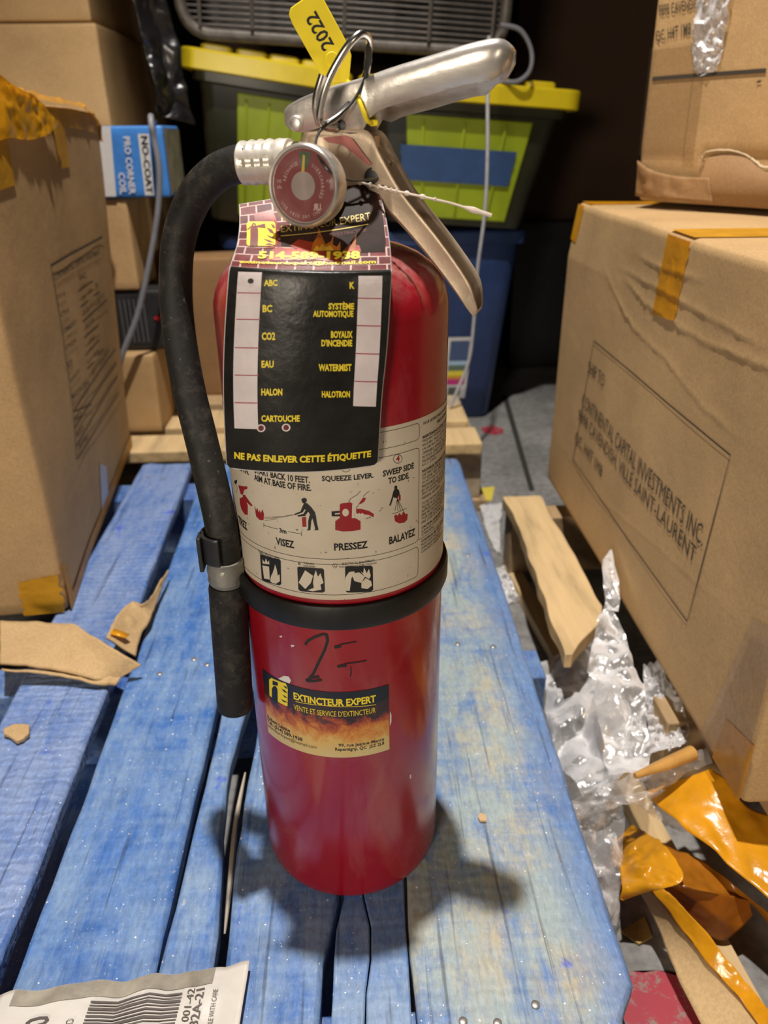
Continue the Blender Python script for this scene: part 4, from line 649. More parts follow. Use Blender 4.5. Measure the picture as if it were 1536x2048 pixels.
def labelmat():
    m, nt, b = newmat('aged_cream_label'); v = coords(nt)
    c = ramp(nt, [(.3, (.50, .42, .315)), (.7, (.60, .52, .41))], nz(nt, 30, 6, v))
    st = ramp(nt, [(.60, (0,) * 3), (.78, (.45,) * 3)], nz(nt, 60, 8, v, .75)); d = ramp(nt, [(.70, (0,) * 3), (.73, (.8,) * 3)], nz(nt, 330, 2, v))
    nt.links.new(mixc(nt, mixc(nt, c, (.30, .21, .12), st), (.10, .07, .05), d), b.inputs['Base Color']); b.inputs['Roughness'].default_value = .36; return m
lab = obj('instruction_label', cylpatch(-95, 100, 247, 345.5, .0002, 90), labelmat(), ext); tag(lab, 'cream instruction label with pictograms')
INK = flat('black_ink', (.012, .011, .010), .45); WHT = flat('white_print', (.66, .62, .58), .5); REDI = flat('red_ink', (.27, .012, .016), .45); YEL = flat('yellow_print', (.78, .60, .03), .45); GOLD = flat('gold_print', (.62, .45, .10), .45)
CREAM = flat('cream_print', (.58, .50, .39), .45)
cnt = [0]
def icon(it):
    if it[1] == 'rd': cnt[0] += 1; return ('rd', 'step_number' if it[0] == 'T' else 'pictogram', cnt[0])
    if it[0] == 'T': return (it[1], 'lettering')
    a = sum(p[0] for p in it[2]) / len(it[2]); h = sum(p[1] for p in it[2]) / len(it[2]); n = len(it[2])
    if it[0] == 'L' and (max(p[0] for p in it[2]) - min(p[0] for p in it[2])) > 30: return (it[1], 'frame_line', round(h))
    if h < 270: return (it[1], 'class_pictogram', 0 if a < -26 else 1 if a < -2 else 2)
    return (it[1], 'pictogram', 0 if a < -47 else 1 if a < -4 else 2 if a < 20 else 3)
MATS = {'k': INK, 'rd': REDI, 'w2': CREAM}
for k, mb in decals(DEC['label'], cyl, {'k': .00028, 'rd': .00032, 'w2': .00036}, maxlen=4, sc=(1.1, 1), key=icon).items():
    obj(k[1] if k[1] in ('lettering', 'step_number') or k[0] == 'k' else k[1] + '_shape', mb, MATS[k[0]], lab, smooth=False)
def firemat():
    m, nt, b = newmat('flame_print'); tc = nd(nt, 'ShaderNodeTexCoord'); sx = nd(nt, 'ShaderNodeSeparateXYZ'); nt.links.new(tc.outputs['UV'], sx.inputs[0])
    mp = nd(nt, 'ShaderNodeMapping'); mp.inputs['Scale'].default_value = (1.7, .8, 1); nt.links.new(tc.outputs['UV'], mp.inputs[0])
    a = nd(nt, 'ShaderNodeMath', operation='MULTIPLY_ADD'); nt.links.new(nz(nt, 7, 8, mp.outputs[0], .72, .5), a.inputs[0]); a.inputs[1].default_value = .75; nt.links.new(sx.outputs['Y'], a.inputs[2])
    nt.links.new(ramp(nt, [(.40, (.56, .44, .20)), (.60, (.60, .38, .11)), (.76, (.54, .19, .03)), (.90, (.30, .045, .018)), (.99, (.06, .02, .02)), (1.0, (.03, .016, .02))], a.outputs[0]), b.inputs['Base Color']); b.inputs['Roughness'].default_value = .35; return m
stk = obj('service_sticker', cylpatch(-53.4, 24.5, 131.8, 182.8, .0002, 40, 2, True), firemat(), ext); tag(stk, 'flame printed service sticker with yellow lettering')
mb = MB().grid(lambda u, v: cyl(-53.4 + 77.9 * u, 173.5 + 9.3 * v - 2.2 * sin(u * 9) * (1 - v), .00024), 40, 2); obj('dark_band', mb, flat('navy_print', (.012, .016, .026), .35), stk)
cnt = [0]
def each(*cols):
    def f(it):
        if it[1] in cols and it[0] == 'P': cnt[0] += 1; return (it[1], cnt[0])
        return (it[1], 0)
    return f
for k, mb in decals(DEC['stk'], cyl, {'g': .0003, 'k': .0003, 'n': .00036}, maxlen=4, sc=(1.1, 1), key=each('g', 'n')).items():
    obj('lettering' if k[0] != 'n' and not k[1] else 'logo_shape', mb, {'g': YEL, 'k': INK, 'n': flat('navy_ink', (.012, .016, .026))}[k[0]], stk, smooth=False)
obj('handwriting', decals(DEC['hand'], cyl, {})['k'], INK, ext, smooth=False)
for k, mb in decals(DEC['chip'], cyl, {'w': .00025}, 1, key=each('w')).items(): obj('paint_chip', mb, WHT, ext, smooth=False)
# strap (rubber band holding the hose clip) and clip
ND = V(-.0679, -.028, 0)            # hose axis at the clip
mb = MB()
def strap(u, v):
    a = -66 + 206 * u; s_ = [(.0004, 0), (.0022, .0006), (.0030, .003), (.0030, .0125), (.0022, .0152), (.0004, .0158)][min(5, int(round(v * 5)))]
    e = max(0, (-46 - a) / 20); p = cyl(a, 228 + 1000 * s_[1] + 7 * e * e, s_[0] + .003 * e); return p
mb.grid(strap, 80, 5); obj('strap', mb, BANDM, ext, solid=.0008, ang=50)
def clip():
    mb = MB(); prof = []
    for k in range(19):
        a = radians(115 - 250 * k / 18); prof.append((cos(a + 2.6), sin(a + 2.6)))
    n = len(prof)
    for rr_, in ((.0118,), (.0142,)):
        pass
    vs = []
    for z in (.2570, .2740):
        for r_ in (.0112, .0138):
            for x, y in prof: vs.append(V(ND.x + .0008 + r_ * x, ND.y + r_ * y, z))
    fs = []
    for i in range(n - 1):
        fs += [(i, i + 1, n + i + 1, n + i), (2 * n + i, 3 * n + i, 3 * n + i + 1, 2 * n + i + 1), (i, 2 * n + i, 2 * n + i + 1, i + 1), (n + i, n + i + 1, 3 * n + i + 1, 3 * n + i)]
    fs += [(0, n, 3 * n, 2 * n), (n - 1, 3 * n - 1, 4 * n - 1, 2 * n - 1)]
    mb.add(vs, fs)
    a0 = V(-.0866, -.0245, 0)
    mb.box((-.0815, -.0375, .2520), (-.0790, -.0280, .2740))
    return mb
obj('hose_clip', clip(), BLK, ext, bevel=.0006)
# hose
PSI = radians(-20); LX = V(cos(PSI), sin(PSI), 0); LY = V(-sin(PSI), cos(PSI), 0)
def H(x, y, z): return LX * x + LY * y + V(0, 0, z)
hp = [H(-.036, 0, .4665), H(-.0462, 0, .4661), H(-.0603, 0, .4622), H(-.0733, 0, .4534), V(-.0788, .0295, .4401), V(-.0844, .030, .4271), V(-.0875, .029, .4139), V(-.0891, .025, .3953), V(-.0880, .017, .3745), V(-.0838, .005, .3483), V(-.0788, -.005, .3275), V(-.0734, -.016, .3040), V(-.0691, -.025, .2826), V(-.0679, -.028, .2667), V(-.0681, -.028, .2545)]
P_ = spline(hp, 90)
obj('hose', MB().tube(P_, [.0094] * 91, 20), RUB, ext)
hd = (P_[0] - H(-.02, 0, .4672)).normalized()
def crimp(p0, ax, prof, n, mat, name, seg=32, facets=8):
    q = ax.to_track_quat('Z', 'Y').to_matrix().to_4x4(); Mx = Matrix.Translation(p0) @ q; mb = MB(); vs = []
    for r, z, k in prof:
        for i in range(seg):
            a = 2 * pi * i / seg; rr = r * (1 - k * (.5 + .5 * cos(facets * a)) * .14); vs.append(Mx @ V(rr * cos(a), rr * sin(a), z))
    m_ = len(prof); fs = [(i * seg + k, i * seg + (k + 1) % seg, (i + 1) * seg + (k + 1) % seg, (i + 1) * seg + k) for i in range(m_ - 1) for k in range(seg)]
    fs += [tuple(range(seg - 1, -1, -1)), tuple((m_ - 1) * seg + k for k in range(seg))]; mb.add(vs, fs); return obj(name, mb, mat, ext)
FER = M('pale_crimped_ferrule', (.62, .57, .50), .38, .35, .15, 60, .2, 250)
crimp(H(-.0185, 0, .4672), (H(-.0462, 0, .4660) - H(-.0185, 0, .4672)).normalized(), [(.0088, 0, 0), (.0104, .0006, 0), (.0108, .004, .2), (.0108, .006, 0), (.0106, .009, .9), (.0110, .0115, 0), (.0106, .014, .9), (.0110, .0165, 0), (.0106, .019, .9), (.0110, .0215, 0), (.0106, .024, .9), (.0109, .0265, .1), (.0107, .0275, 0), (.0095, .0275, 0)], 0, FER, 'hose_ferrule')
DFER = M('grey_nozzle_ferrule', (.26, .245, .215), .45, .6, .25, 60, .3, 250)
crimp(V(-.0680, -.028, .2562), V(-.02, 0, -1).normalized(), [(r_, z_ * .72, k_) for r_, z_, k_ in [(.0095, 0, 0), (.0108, .0004, 0), (.0110, .0025, 0), (.0106, .006, .4), (.0112, .010, 0), (.0108, .0145, .5), (.0112, .0185, 0), (.0105, .0215, 0), (.0098, .0222, 0), (.0098, .0245, 0)]], 0, DFER, 'nozzle_ferrule', 32, 6)
nz0 = V(-.0684, -.028, .2395); nq = V(-.042, 0, -1).normalized().to_track_quat('Z', 'Y').to_matrix().to_4x4()
obj('nozzle', MB().lathe([(.0098, 0), (.0106, .0006), (.0112, .0035), (.0112, .010), (.0114, .02), (.0116, .088), (.0115, .0935), (.0109, .0945), (.0098, .0945), (.0092, .086), (.001, .086)], 36, Matrix.Translation(nz0) @ nq), RUB, ext)
# valve body
obj('valve_body', MB().lathe([(.0195, .433), (.0200, .4342), (.0200, .4405), (.0150, .443), (.0125, .446), (.0118, .452), (.0118, .478), (.0095, .481), (.001, .481)], 36).box((-.011, -.0095, .449), (.014, .0095, .4765), Matrix.Rotation(PSI, 4, 'Z')).tube([H(-.006, 0, .4675), H(-.021, 0, .4672)], .0088, 18), ALUW, ext, bevel=.0006)
obj('collar_bolt', MB().lathe([(.0215, .4312), (.0225, .4318), (.0225, .4355), (.0212, .4362), (.0195, .4362)], 48), ALU, ext)
# operating lever: an inverted U channel
LV = [(-.0166, .4842, .4893, .0100), (-.0145, .4816, .4912, .0104), (-.0089, .4799, .4938, .0105), (-.0014, .4812, .4962, .0105), (.0056, .4826, .4980, .0105), (.0106, .4804, .4993, .0105), (.017, .4790, .5005, .0105), (.0233, .4802, .5018, .0105), (.0265, .4853, .5028, .0110), (.0358, .4899, .5052, .0122), (.0491, .4927, .5082, .0125), (.0651, .4965, .5118, .0125), (.0722, .4980, .5134, .0125), (.0824, .4991, .5152, .0115), (.0879, .5020, .5148, .0090), (.0913, .5070, .5115, .0050)]
def lever():
    mb = MB(); K = 11; vs = []
    ST = [crs([(a, b, c) for a, b, c, d_ in LV], i * .5) for i in range(2 * len(LV) - 1)]; HW = [crs([(d_, 0, 0) for a, b, c, d_ in LV], i * .5).x for i in range(2 * len(LV) - 1)]
    for (x, zb, zt), hw in zip(ST, HW):
        rr = min(hw * .75, (zt - zb) * .55)
        rr = min(rr, .0013) if x < .0255 else rr * .5
        pts = [(-hw, zb)]
        for k in range(5): a = pi - k * pi / 2 / 4; pts.append((-hw + rr + rr * cos(a), zt - rr + rr * sin(a)))
        for k in range(5): a = pi / 2 - k * pi / 2 / 4; pts.append((hw - rr + rr * cos(a), zt - rr + rr * sin(a)))
        pts.append((hw, zb - (.0036 if .03 < x < .08 else 0))); vs += [H(x, y, z) for y, z in pts]
    w_ = 12; fs = [(i * w_ + k, i * w_ + k + 1, (i + 1) * w_ + k + 1, (i + 1) * w_ + k) for i in range(len(ST) - 1) for k in range(w_ - 1)]
    return mb.add(vs, fs)
obj('operating_lever', lever(), ALU, ext, solid=.0015, ang=32)
# carry handle: channel open upwards, sloping down to the right
CB = [(-.0095, .0, .4745), (.004, .0, .4635), (.0159, .0, .4525), (.030, 0, .447), (.0418, .0, .4385), (.0573, .0, .4224), (.0705, .0, .4072), (.0760, .0, .3995), (.0792, .0, .3945)]
CT_ = [(-.0070, .0, .4800), (.012, .0, .4810), (.0258, .0, .4802), (.0325, 0, .4698), (.0431, .0, .4533), (.0622, .0, .4320), (.0766, .0, .4136), (.0802, .0, .404), (.0812, .0, .3975)]
def carry():
    mb = MB(); n = 36; vs = []
    for i in range(n + 1):
        t = i * 8 / n; b = crs(CB, t); c = crs(CT_, t); hw = .0110 if t < 6.2 else .0110 * (1 - .55 * ((t - 6.2) / 1.8) ** 1.6)
        if t < 2.5: hw = .0098
        e = (c - b) * .16
        for y, p in ((-hw - .0012, c), (-hw, c - e), (-hw, b + e), (-hw + .003, b), (hw - .003, b), (hw, b + e), (hw, c - e), (hw + .0012, c)): vs.append(H(p.x, y, p.z))
    w_ = 8; fs = [(i * w_ + k, i * w_ + k + 1, (i + 1) * w_ + k + 1, (i + 1) * w_ + k) for i in range(n) for k in range(w_ - 1)]
    return mb.add(vs, fs)
obj('carry_handle', carry(), ALUW, ext, solid=.0014, ang=50)
obj('trigger_rail', MB().tube([H(.020, -.0045, .4785), H(.034, -.0045, .4655)], .0016, 8).tube([H(.020, .0045, .4785), H(.034, .0045, .4655)], .0016, 8).box((.022, -.004, .462), (.027, .004, .478), Matrix.Rotation(PSI, 4, 'Z')), ALUW, ext)
def disc(x, z, y, r, h, mat, name):
    q = (-LY).to_track_quat('Z', 'Y').to_matrix().to_4x4()
    return obj(name, MB().lathe([(r, -.002), (r, h * .35), (r * .86, h * .75), (r * .5, h), (r * .001, h)], 24, Matrix.Translation(H(x, y, z)) @ q), mat, ext)
disc(-.0103, .4840, -.0112, .0036, .0020, ALU, 'rivet'); disc(.0134, .4715, -.0108, .0036, .0014, ALUW, 'rivet')
disc(.0285, .4600, -.0112, .0046, .0005, BLK, 'grommet'); disc(.0125, .4826, -.0113, .0024, .0003, BLK, 'pin_hole')
obj('red_wear_patch', MB().add([H(.0035, -.0124, .4775), H(.015, -.0124, .4785), H(.0185, -.0124, .477), H(.028, -.0126, .466), H(.0262, -.0126, .4655), H(.0135, -.0124, .4745), H(.006, -.0124, .4755)], [(0, 1, 2, 3, 4, 5, 6)]), M('faded_red_paint', (.34, .10, .08), .5, .2, .3, 90), ext)
# pull pin ring
ring = [(.008, -.012, .483), (.0028, -.02, .4816), (-.0014, -.027, .4837), (-.001, -.03, .49), (.0026, -.032, .4998), (.0086, -.033, .5093), (.0143, -.033, .5159), (.0188, -.03, .5186), (.0218, -.024, .5167), (.0217, -.015, .5117), (.0205, -.0125, .5042), (.0168, -.0135, .4972), (.0112, -.0155, .4907), (.0049, -.0185, .4852), (-.0008, -.0225, .4832), (-.003, -.026, .486), (-.003, -.030, .4931), (.0005, -.032, .5028)]
obj('pull_pin', MB().tube([H(.0125, .012, .4826), V(.008, -.012, .483)], .0016, 12).tube(spline([V(.010, -.0115, .4831)] + ring, 130), .0017, 12), STEEL, ext)
lany = [(.0206, -.024, .5139), (.021, -.02, .5093), (.0193, -.0185, .5014), (.0144, -.0215, .4932), (.0077, -.025, .4874), (.0019, -.030, .4834), (-.002, -.036, .4797), (-.0034, -.047, .4747), (-.0018, -.0565, .4699), (.0038, -.0590, .4633), (.0126, -.046, .4599), (.0205, -.032, .4596), (.0245, -.0225, .4597)]
LL = spline(lany, 90); obj('pin_lanyard', MB().tube(LL, [.0007 if i < 46 else .0006 for i in range(91)], 8), M('black_wire', (.02, .02, .02), .35), ext)
obj('lanyard_knot', MB().tube(spline([(.0212, -.0255, .5150), (.0215, -.021, .5100), (.0205, -.0188, .5060), (.0200, -.0185, .5020)], 10), [.0007, .0014, .0018, .0016, .0019, .0018, .0014, .0013, .0012, .0010, .0008], 8), BLK, ext)
# pressure gauge
gc = V(-.0096, -.054, .4584); gax = V(-.42, -.90, .06).normalized()
gq = gax.to_track_quat('Z', 'Y').to_matrix().to_4x4(); GM = Matrix.Translation(gc) @ gq
gx = GM.to_3x3() @ V(1, 0, 0); gy = GM.to_3x3() @ V(0, 1, 0)
ga = obj('pressure_gauge', MB().lathe([(.0055, -.034), (.0055, -.013), (.012, -.0125), (.0166, -.0105), (.0174, -.0065), (.0177, -.002), (.0174, .0004), (.0166, .0012), (.0159, .0008), (.0154, -.0006), (.001, -.0006)], 64, GM), ALU, ext)
GS = lambda x, y, off=0: GM @ V(x / 1000, y / 1000, off)
# the face frame: find 2D up/right as seen from the camera
up2 = V(0, 0, 1) - gax * gax.z; up2.normalize(); rt2 = up2.cross(gax).normalized()
GS = lambda x, y, off=0: gc + rt2 * (x * .9 / 1000) + up2 * (y * .9 / 1000) + gax * off
def gdisc(r, off, mat, name, r0=0, a0=0, a1=360, n=48):
    mb = MB(); vs = []
    for k in range(n + 1):
        a = radians(a0 + (a1 - a0) * k / n); vs += [GS(r * cos(a), r * sin(a), off), GS(r0 * cos(a), r0 * sin(a), off)]
    return obj(name, mb.add(vs, [(2 * k, 2 * k + 1, 2 * k + 3, 2 * k + 2) for k in range(n)]), mat, ga, smooth=False)
gdisc(16.9, -.0004, M('dial_red', (.15, .011, .011), .4, 0, .2, 90), 'dial'); gdisc(15.6, -.0003, flat('dial_green', (.03, .06, .02)), 'green_zone', 8.2, 72, 98, 8)
gdisc(6.6, -.0002, M('dial_hub_metal', (.42, .33, .30), .35, .6), 'hub')
for r_ in (1.4, 2.1, 2.8, 3.5, 4.2, 4.9, 5.6, 6.3): gdisc(r_, .0000, M('hub_groove', (.55, .45, .40), .3, .6), 'hub_ring', r_ - .25)
obj('needle', MB().add([GS(-.6, 6.4, .0001), GS(1.1, 6.4, .0001), GS(1.6, 13.6, .0001), GS(.5, 14.2, .0001)], [(0, 1, 2, 3)]), flat('needle_yellow', (.48, .32, .03)), ga, smooth=False)
def arctext(s, r, a0, a1, h, col):
    it = []
    for i, ch in enumerate(s):
        if ch == ' ': continue
        a = radians(a0 + (a1 - a0) * i / (len(s) - 1)); sg = 1 if a1 < a0 else -1
        rad = V(cos(a), sin(a), 0) * sg; tn = V(rad.y, -rad.x, 0); c = V(cos(a), sin(a), 0) * r; wd = h * .62 * (.5 if ch in 'I' else 1)
        q = [c - tn * wd / 2 - rad * h / 2, c + tn * wd / 2 - rad * h / 2, c + tn * wd / 2 + rad * h / 2, c - tn * wd / 2 + rad * h / 2]
        it.append(['T', col, [(p.x, p.y) for p in q], ch, 0])
    return it
it = arctext('OVERCHARGED', 10.8, 58, -28, 1.7, 'a') + arctext('USE WITH DRY CHEM', 14.3, 215, 312, 1.6, 'a') + arctext('RECHARGE', 10.6, 165, 108, 1.6, 'a') + [T('a', 'R', [(7.4, -11.2), (5.4, -11.2), (5.4, -8), (7.4, -8)], .03), T('a', 'U', [(7.6, -11.2), (9.6, -11.2), (9.6, -8), (7.6, -8)], .03), T('a', 'PSI', [(13, 1.5), (15.2, 1.5), (15.2, 2.9), (13, 2.9)]), T('a', '195', [(-14.5, 1.2), (-12, 1.2), (-12, 2.8), (-14.5, 2.8)]), T('a', 'kPa', [(-14.5, -1.5), (-12, -1.5), (-12, .1), (-14.5, .1)])]
obj('lettering', decals(it, GS, {'a': -.0001})['a'], flat('dial_ink', (.50, .34, .30)), ga, smooth=False)
def glassmat():
    m, nt, b = newmat('gauge_lens'); b.inputs['Base Color'].default_value = (1, .97, .94, 1); b.inputs['Roughness'].default_value = .08; b.inputs['Alpha'].default_value = .10; b.inputs['Specular IOR Level'].default_value = .8
    nt.links.new(ramp(nt, [(.45, (.025,) * 3), (.8, (.10,) * 3)], nz(nt, 90, 6, coords(nt))), b.inputs['Alpha']); return m
mb = MB(); n = 48; vs = [GS(0, 0, .0018)]
for rr, o_ in ((9, .0016), (14, .0011), (17.2, .0004)): vs += [GS(rr * cos(2 * pi * k / n), rr * sin(2 * pi * k / n), o_) for k in range(n)]
fs = [(0, 1 + k, 1 + (k + 1) % n) for k in range(n)] + [(1 + j * n + k, 1 + (j + 1) * n + k, 1 + (j + 1) * n + (k + 1) % n, 1 + j * n + (k + 1) % n) for j in range(2) for k in range(n)]
obj('lens', mb.add(vs, fs), glassmat(), ga)

# ------------------------------------------------------------------ inspection tag
RL = [(-.055, -.064, .328), (-.0531, -.063, .3633), (-.0503, -.062, .39), (-.0456, -.061, .4195), (-.0439, -.059, .4263), (-.0415, -.051, .4335), (-.0414, -.037, .4408), (-.0423, -.025, .449)]
RR = [(.0216, -.066, .3282), (.024, -.066, .3624), (.0269, -.066, .3893), (.0291, -.064, .4187), (.0293, -.06, .4236), (.0293, -.049, .4321), (.0281, -.031, .4438), (.0246, -.016, .4577)]
BU = [(.008, 0, 0), (.008, 0, 0), (.008, 0, 0), (.008, 0, 0), (.007, 0, 0), (.004, 0, 0), (.001, 0, 0), (0, 0, 0)]
def tag0(u, v):
    a = crs(RL, v); b = crs(RR, v); p = a + (b - a) * u; p.y -= crs(BU, v).x * 4 * u * (1 - u); return p
def tagS(u, v, off=0):
    p = tag0(u, v)
    if not off: return p
    v0, v1 = max(0, v - .03), min(6.999, v + .03)
    n = (tag0(u + .01, v) - tag0(u - .01, v)).cross(tag0(u, v1) - tag0(u, v0)).normalized(); return p + n * off
def tagpatch(u0, u1, v0, v1, off, nu, nv, uvs=None):
    def fn(a, b):
        v = v0 + (v1 - v0) * b; i = 0
        if v < .13: i = .05 * (1 - math.sqrt(max(0, 1 - (1 - v / .13) ** 2)))
        return tagS(u0 + i + (u1 - u0 - 2 * i) * a, v, off)
    return MB().grid(fn, nu, nv, uvs)
tg = thing('inspection_tag', (-.0145, -.066, .4277), 'black card inspection tag with white check strips hanging before the extinguisher', 'tag')
obj('card', tagpatch(0, 1, 0, 6.999, 0, 24, 90), flat('white_card', (.62, .58, .54), .5), tg, solid=.0004)
obj('black_panel', tagpatch(.006, .994, .03, 3.80, .00028, 24, 60), M('glossy_black_print', (.013, .0115, .010), .32, 0, .35, 70, .25, 160, .08, spec=.28), tg)
def brickprint():
    m, nt, b = newmat('brick_print'); t = nd(nt, 'ShaderNodeTexCoord'); br = nd(nt, 'ShaderNodeTexBrick')
    br.inputs['Color1'].default_value = (.20, .045, .045, 1); br.inputs['Color2'].default_value = (.10, .028, .03, 1); br.inputs['Mortar'].default_value = (.58, .42, .38, 1)
    br.inputs['Scale'].default_value = 1; br.inputs['Brick Width'].default_value = .115; br.inputs['Row Height'].default_value = .105; br.inputs['Mortar Size'].default_value = .006
    nt.links.new(t.outputs['UV'], br.inputs['Vector'])
    nt.links.new(mixc(nt, br.outputs['Color'], ramp(nt, [(.3, (.55,) * 3), (.7, (1.2,) * 3)], nz(nt, 26, 6, t.outputs['UV'])), .7, 'MULTIPLY'), b.inputs['Base Color']); b.inputs['Roughness'].default_value = .45; b.inputs['Specular IOR Level'].default_value = .2; return m
obj('brick_header', tagpatch(.006, .994, 3.80, 6.96, .00028, 24, 44, lambda a, b: (a, b * .9)), brickprint(), tg)
fire = lambda n_, c: M(n_, c, .32, 0, .45, 110)
TM = {'w': ('check_strip', M('strip_paper', (.66, .58, .58), .55, 0, .08, 80, .35, 120)), 'r': ('cell_line', flat('line_red', (.35, .05, .09))), 'k': ('punch_mark', INK), 'h': ('hole_shade_disc', flat('hole_shadow_red', (.12, .008, .01))), 'smoke': ('smoke_print', M('smoke_print_mat', (.026, .014, .011), .55, 0, .6, 60, spec=.12)), 'fr': ('ember_print', fire('ember_red', (.30, .035, .018))), 'fo': ('flame_shape', fire('flame_orange', (.48, .13, .012))), 'fy': ('flame_core', fire('flame_yellow', (.66, .36, .03))), 'y': ('lettering', YEL), 'm': ('logo_shape', flat('maroon_ink', (.16, .04, .035))), 'g': ('title_lettering', GOLD), 'd': ('faint_lettering', flat('dark_red_ink', (.11, .025, .02)))}  # tag holes are flat discs, shaded red behind them painted in
for k, mb in decals(DEC['tag'], tagS, {'w': .00042, 'r': .0005, 'k': .0005, 'h': .0005, 'smoke': .00042, 'fr': .00048, 'fo': .00054, 'fy': .0006, 'y': .00066, 'm': .00074, 'g': .00066, 'd': .0006}, maxlen=2.6, sc=(76, 20), key=each('w', 'h', 'fr', 'fo', 'm', 'y')).items():
    obj('logo_plate' if k[0] == 'y' and k[1] else TM[k[0]][0], mb, TM[k[0]][1], tg, smooth=False)
# yellow dated seal
SO = V(.0, .012, 0)
def seal(x, z, off=0): return V(x, .012 + .06 * (z - .51) + .1 * x - off, z)
ys = thing('safety_seal', (.006, .012, .502), 'yellow plastic safety seal with the year 2022 through the steel pull ring', 'seal')
YP = M('yellow_plastic', (.80, .62, .02), .35, 0, .06, 60)
ax_ = (V(-.0005, 0, .505) - V(-.014, 0, .5277)); ax_.normalize(); pr_ = V(-ax_.z, 0, ax_.x)   # ax_ points down-right along the plate
o_ = V(-.0155, 0, .5295); LEN = .0315; WID = .0185
def SP(a, b, off=0): p = o_ + ax_ * a + pr_ * b; return seal(p.x, p.z, off)
poly = [(0.003, 0), (LEN - .004, 0), (LEN + .001, .0015), (LEN + .0065, .010), (LEN - .003, .0175), (LEN - .008, WID), (.0, WID), (-.003, .0155), (-.003, .003), (-.001, .0006)]
poly = [(a, b) for a, b in poly]
obj('plate', MB().prism(poly, lambda a, b: SP(a, b, .0006), lambda a, b: SP(a, b, -.0006)), YP, ys, bevel=.0004)
obj('boss', MB().prism([(LEN - .0065 + .0032 * cos(k * .5236), .0085 + .0032 * sin(k * .5236)) for k in range(12)], lambda a, b: SP(a, b, .0013), lambda a, b: SP(a, b, 0)), YP, ys, bevel=.0003)
obj('lettering', decals([T('k', '2022', [(.0205, .0128), (.0040, .0128), (.0040, .0062), (.0205, .0062)], .02)], lambda a, b, off: SP(a, b, .0006 + off), {'k': .0002})['k'], INK, ys, smooth=False)
st = [V(.0120, .004, .5020), V(.0140, -.010, .4985), V(.0165, -.0195, .4935), V(.0185, -.0225, .4885), V(.0205, -.0215, .4845), V(.0235, -.017, .4835), V(.0250, -.008, .4840), V(.0225, .005, .4900), V(.0165, .010, .5005)]
obj('strap_loop', MB().tube(spline(st, 50), .0011, 8), YP, ys); obj('strap_lock', MB().box((.0215, -.0195, .4822), (.0258, -.0145, .4850)), YP, ys, bevel=.0008)
# beaded tie
tie = [(.0009, -.0275, .4613), (.0114, -.0265, .4590), (.0222, -.0255, .4568), (.0293, -.0320, .4553), (.0351, -.0360, .4542), (.0492, -.0420, .4515), (.0586, -.0430, .4494), (.0667, -.0440, .4470), (.0772, -.0445, .4440)]
TS = spline(tie, 120); rr = []
for i in range(121):
    r_ = .00055
    if 15 < i < 78 and (i % 7) in (0, 1): r_ = .0012
    if i > 100: r_ = .0006 + .0009 * max(0, 1 - abs(i - 108) / 8)
    if i > 112: r_ = .0010
    rr.append(r_)
tag(obj('beaded_tie', MB().tube(TS, rr, 8), M('clear_nylon', (.62, .52, .44), .35), None, at=(.03, -.033, .455)), 'thin beaded clear nylon tie sticking out beside the black tag', 'tie')

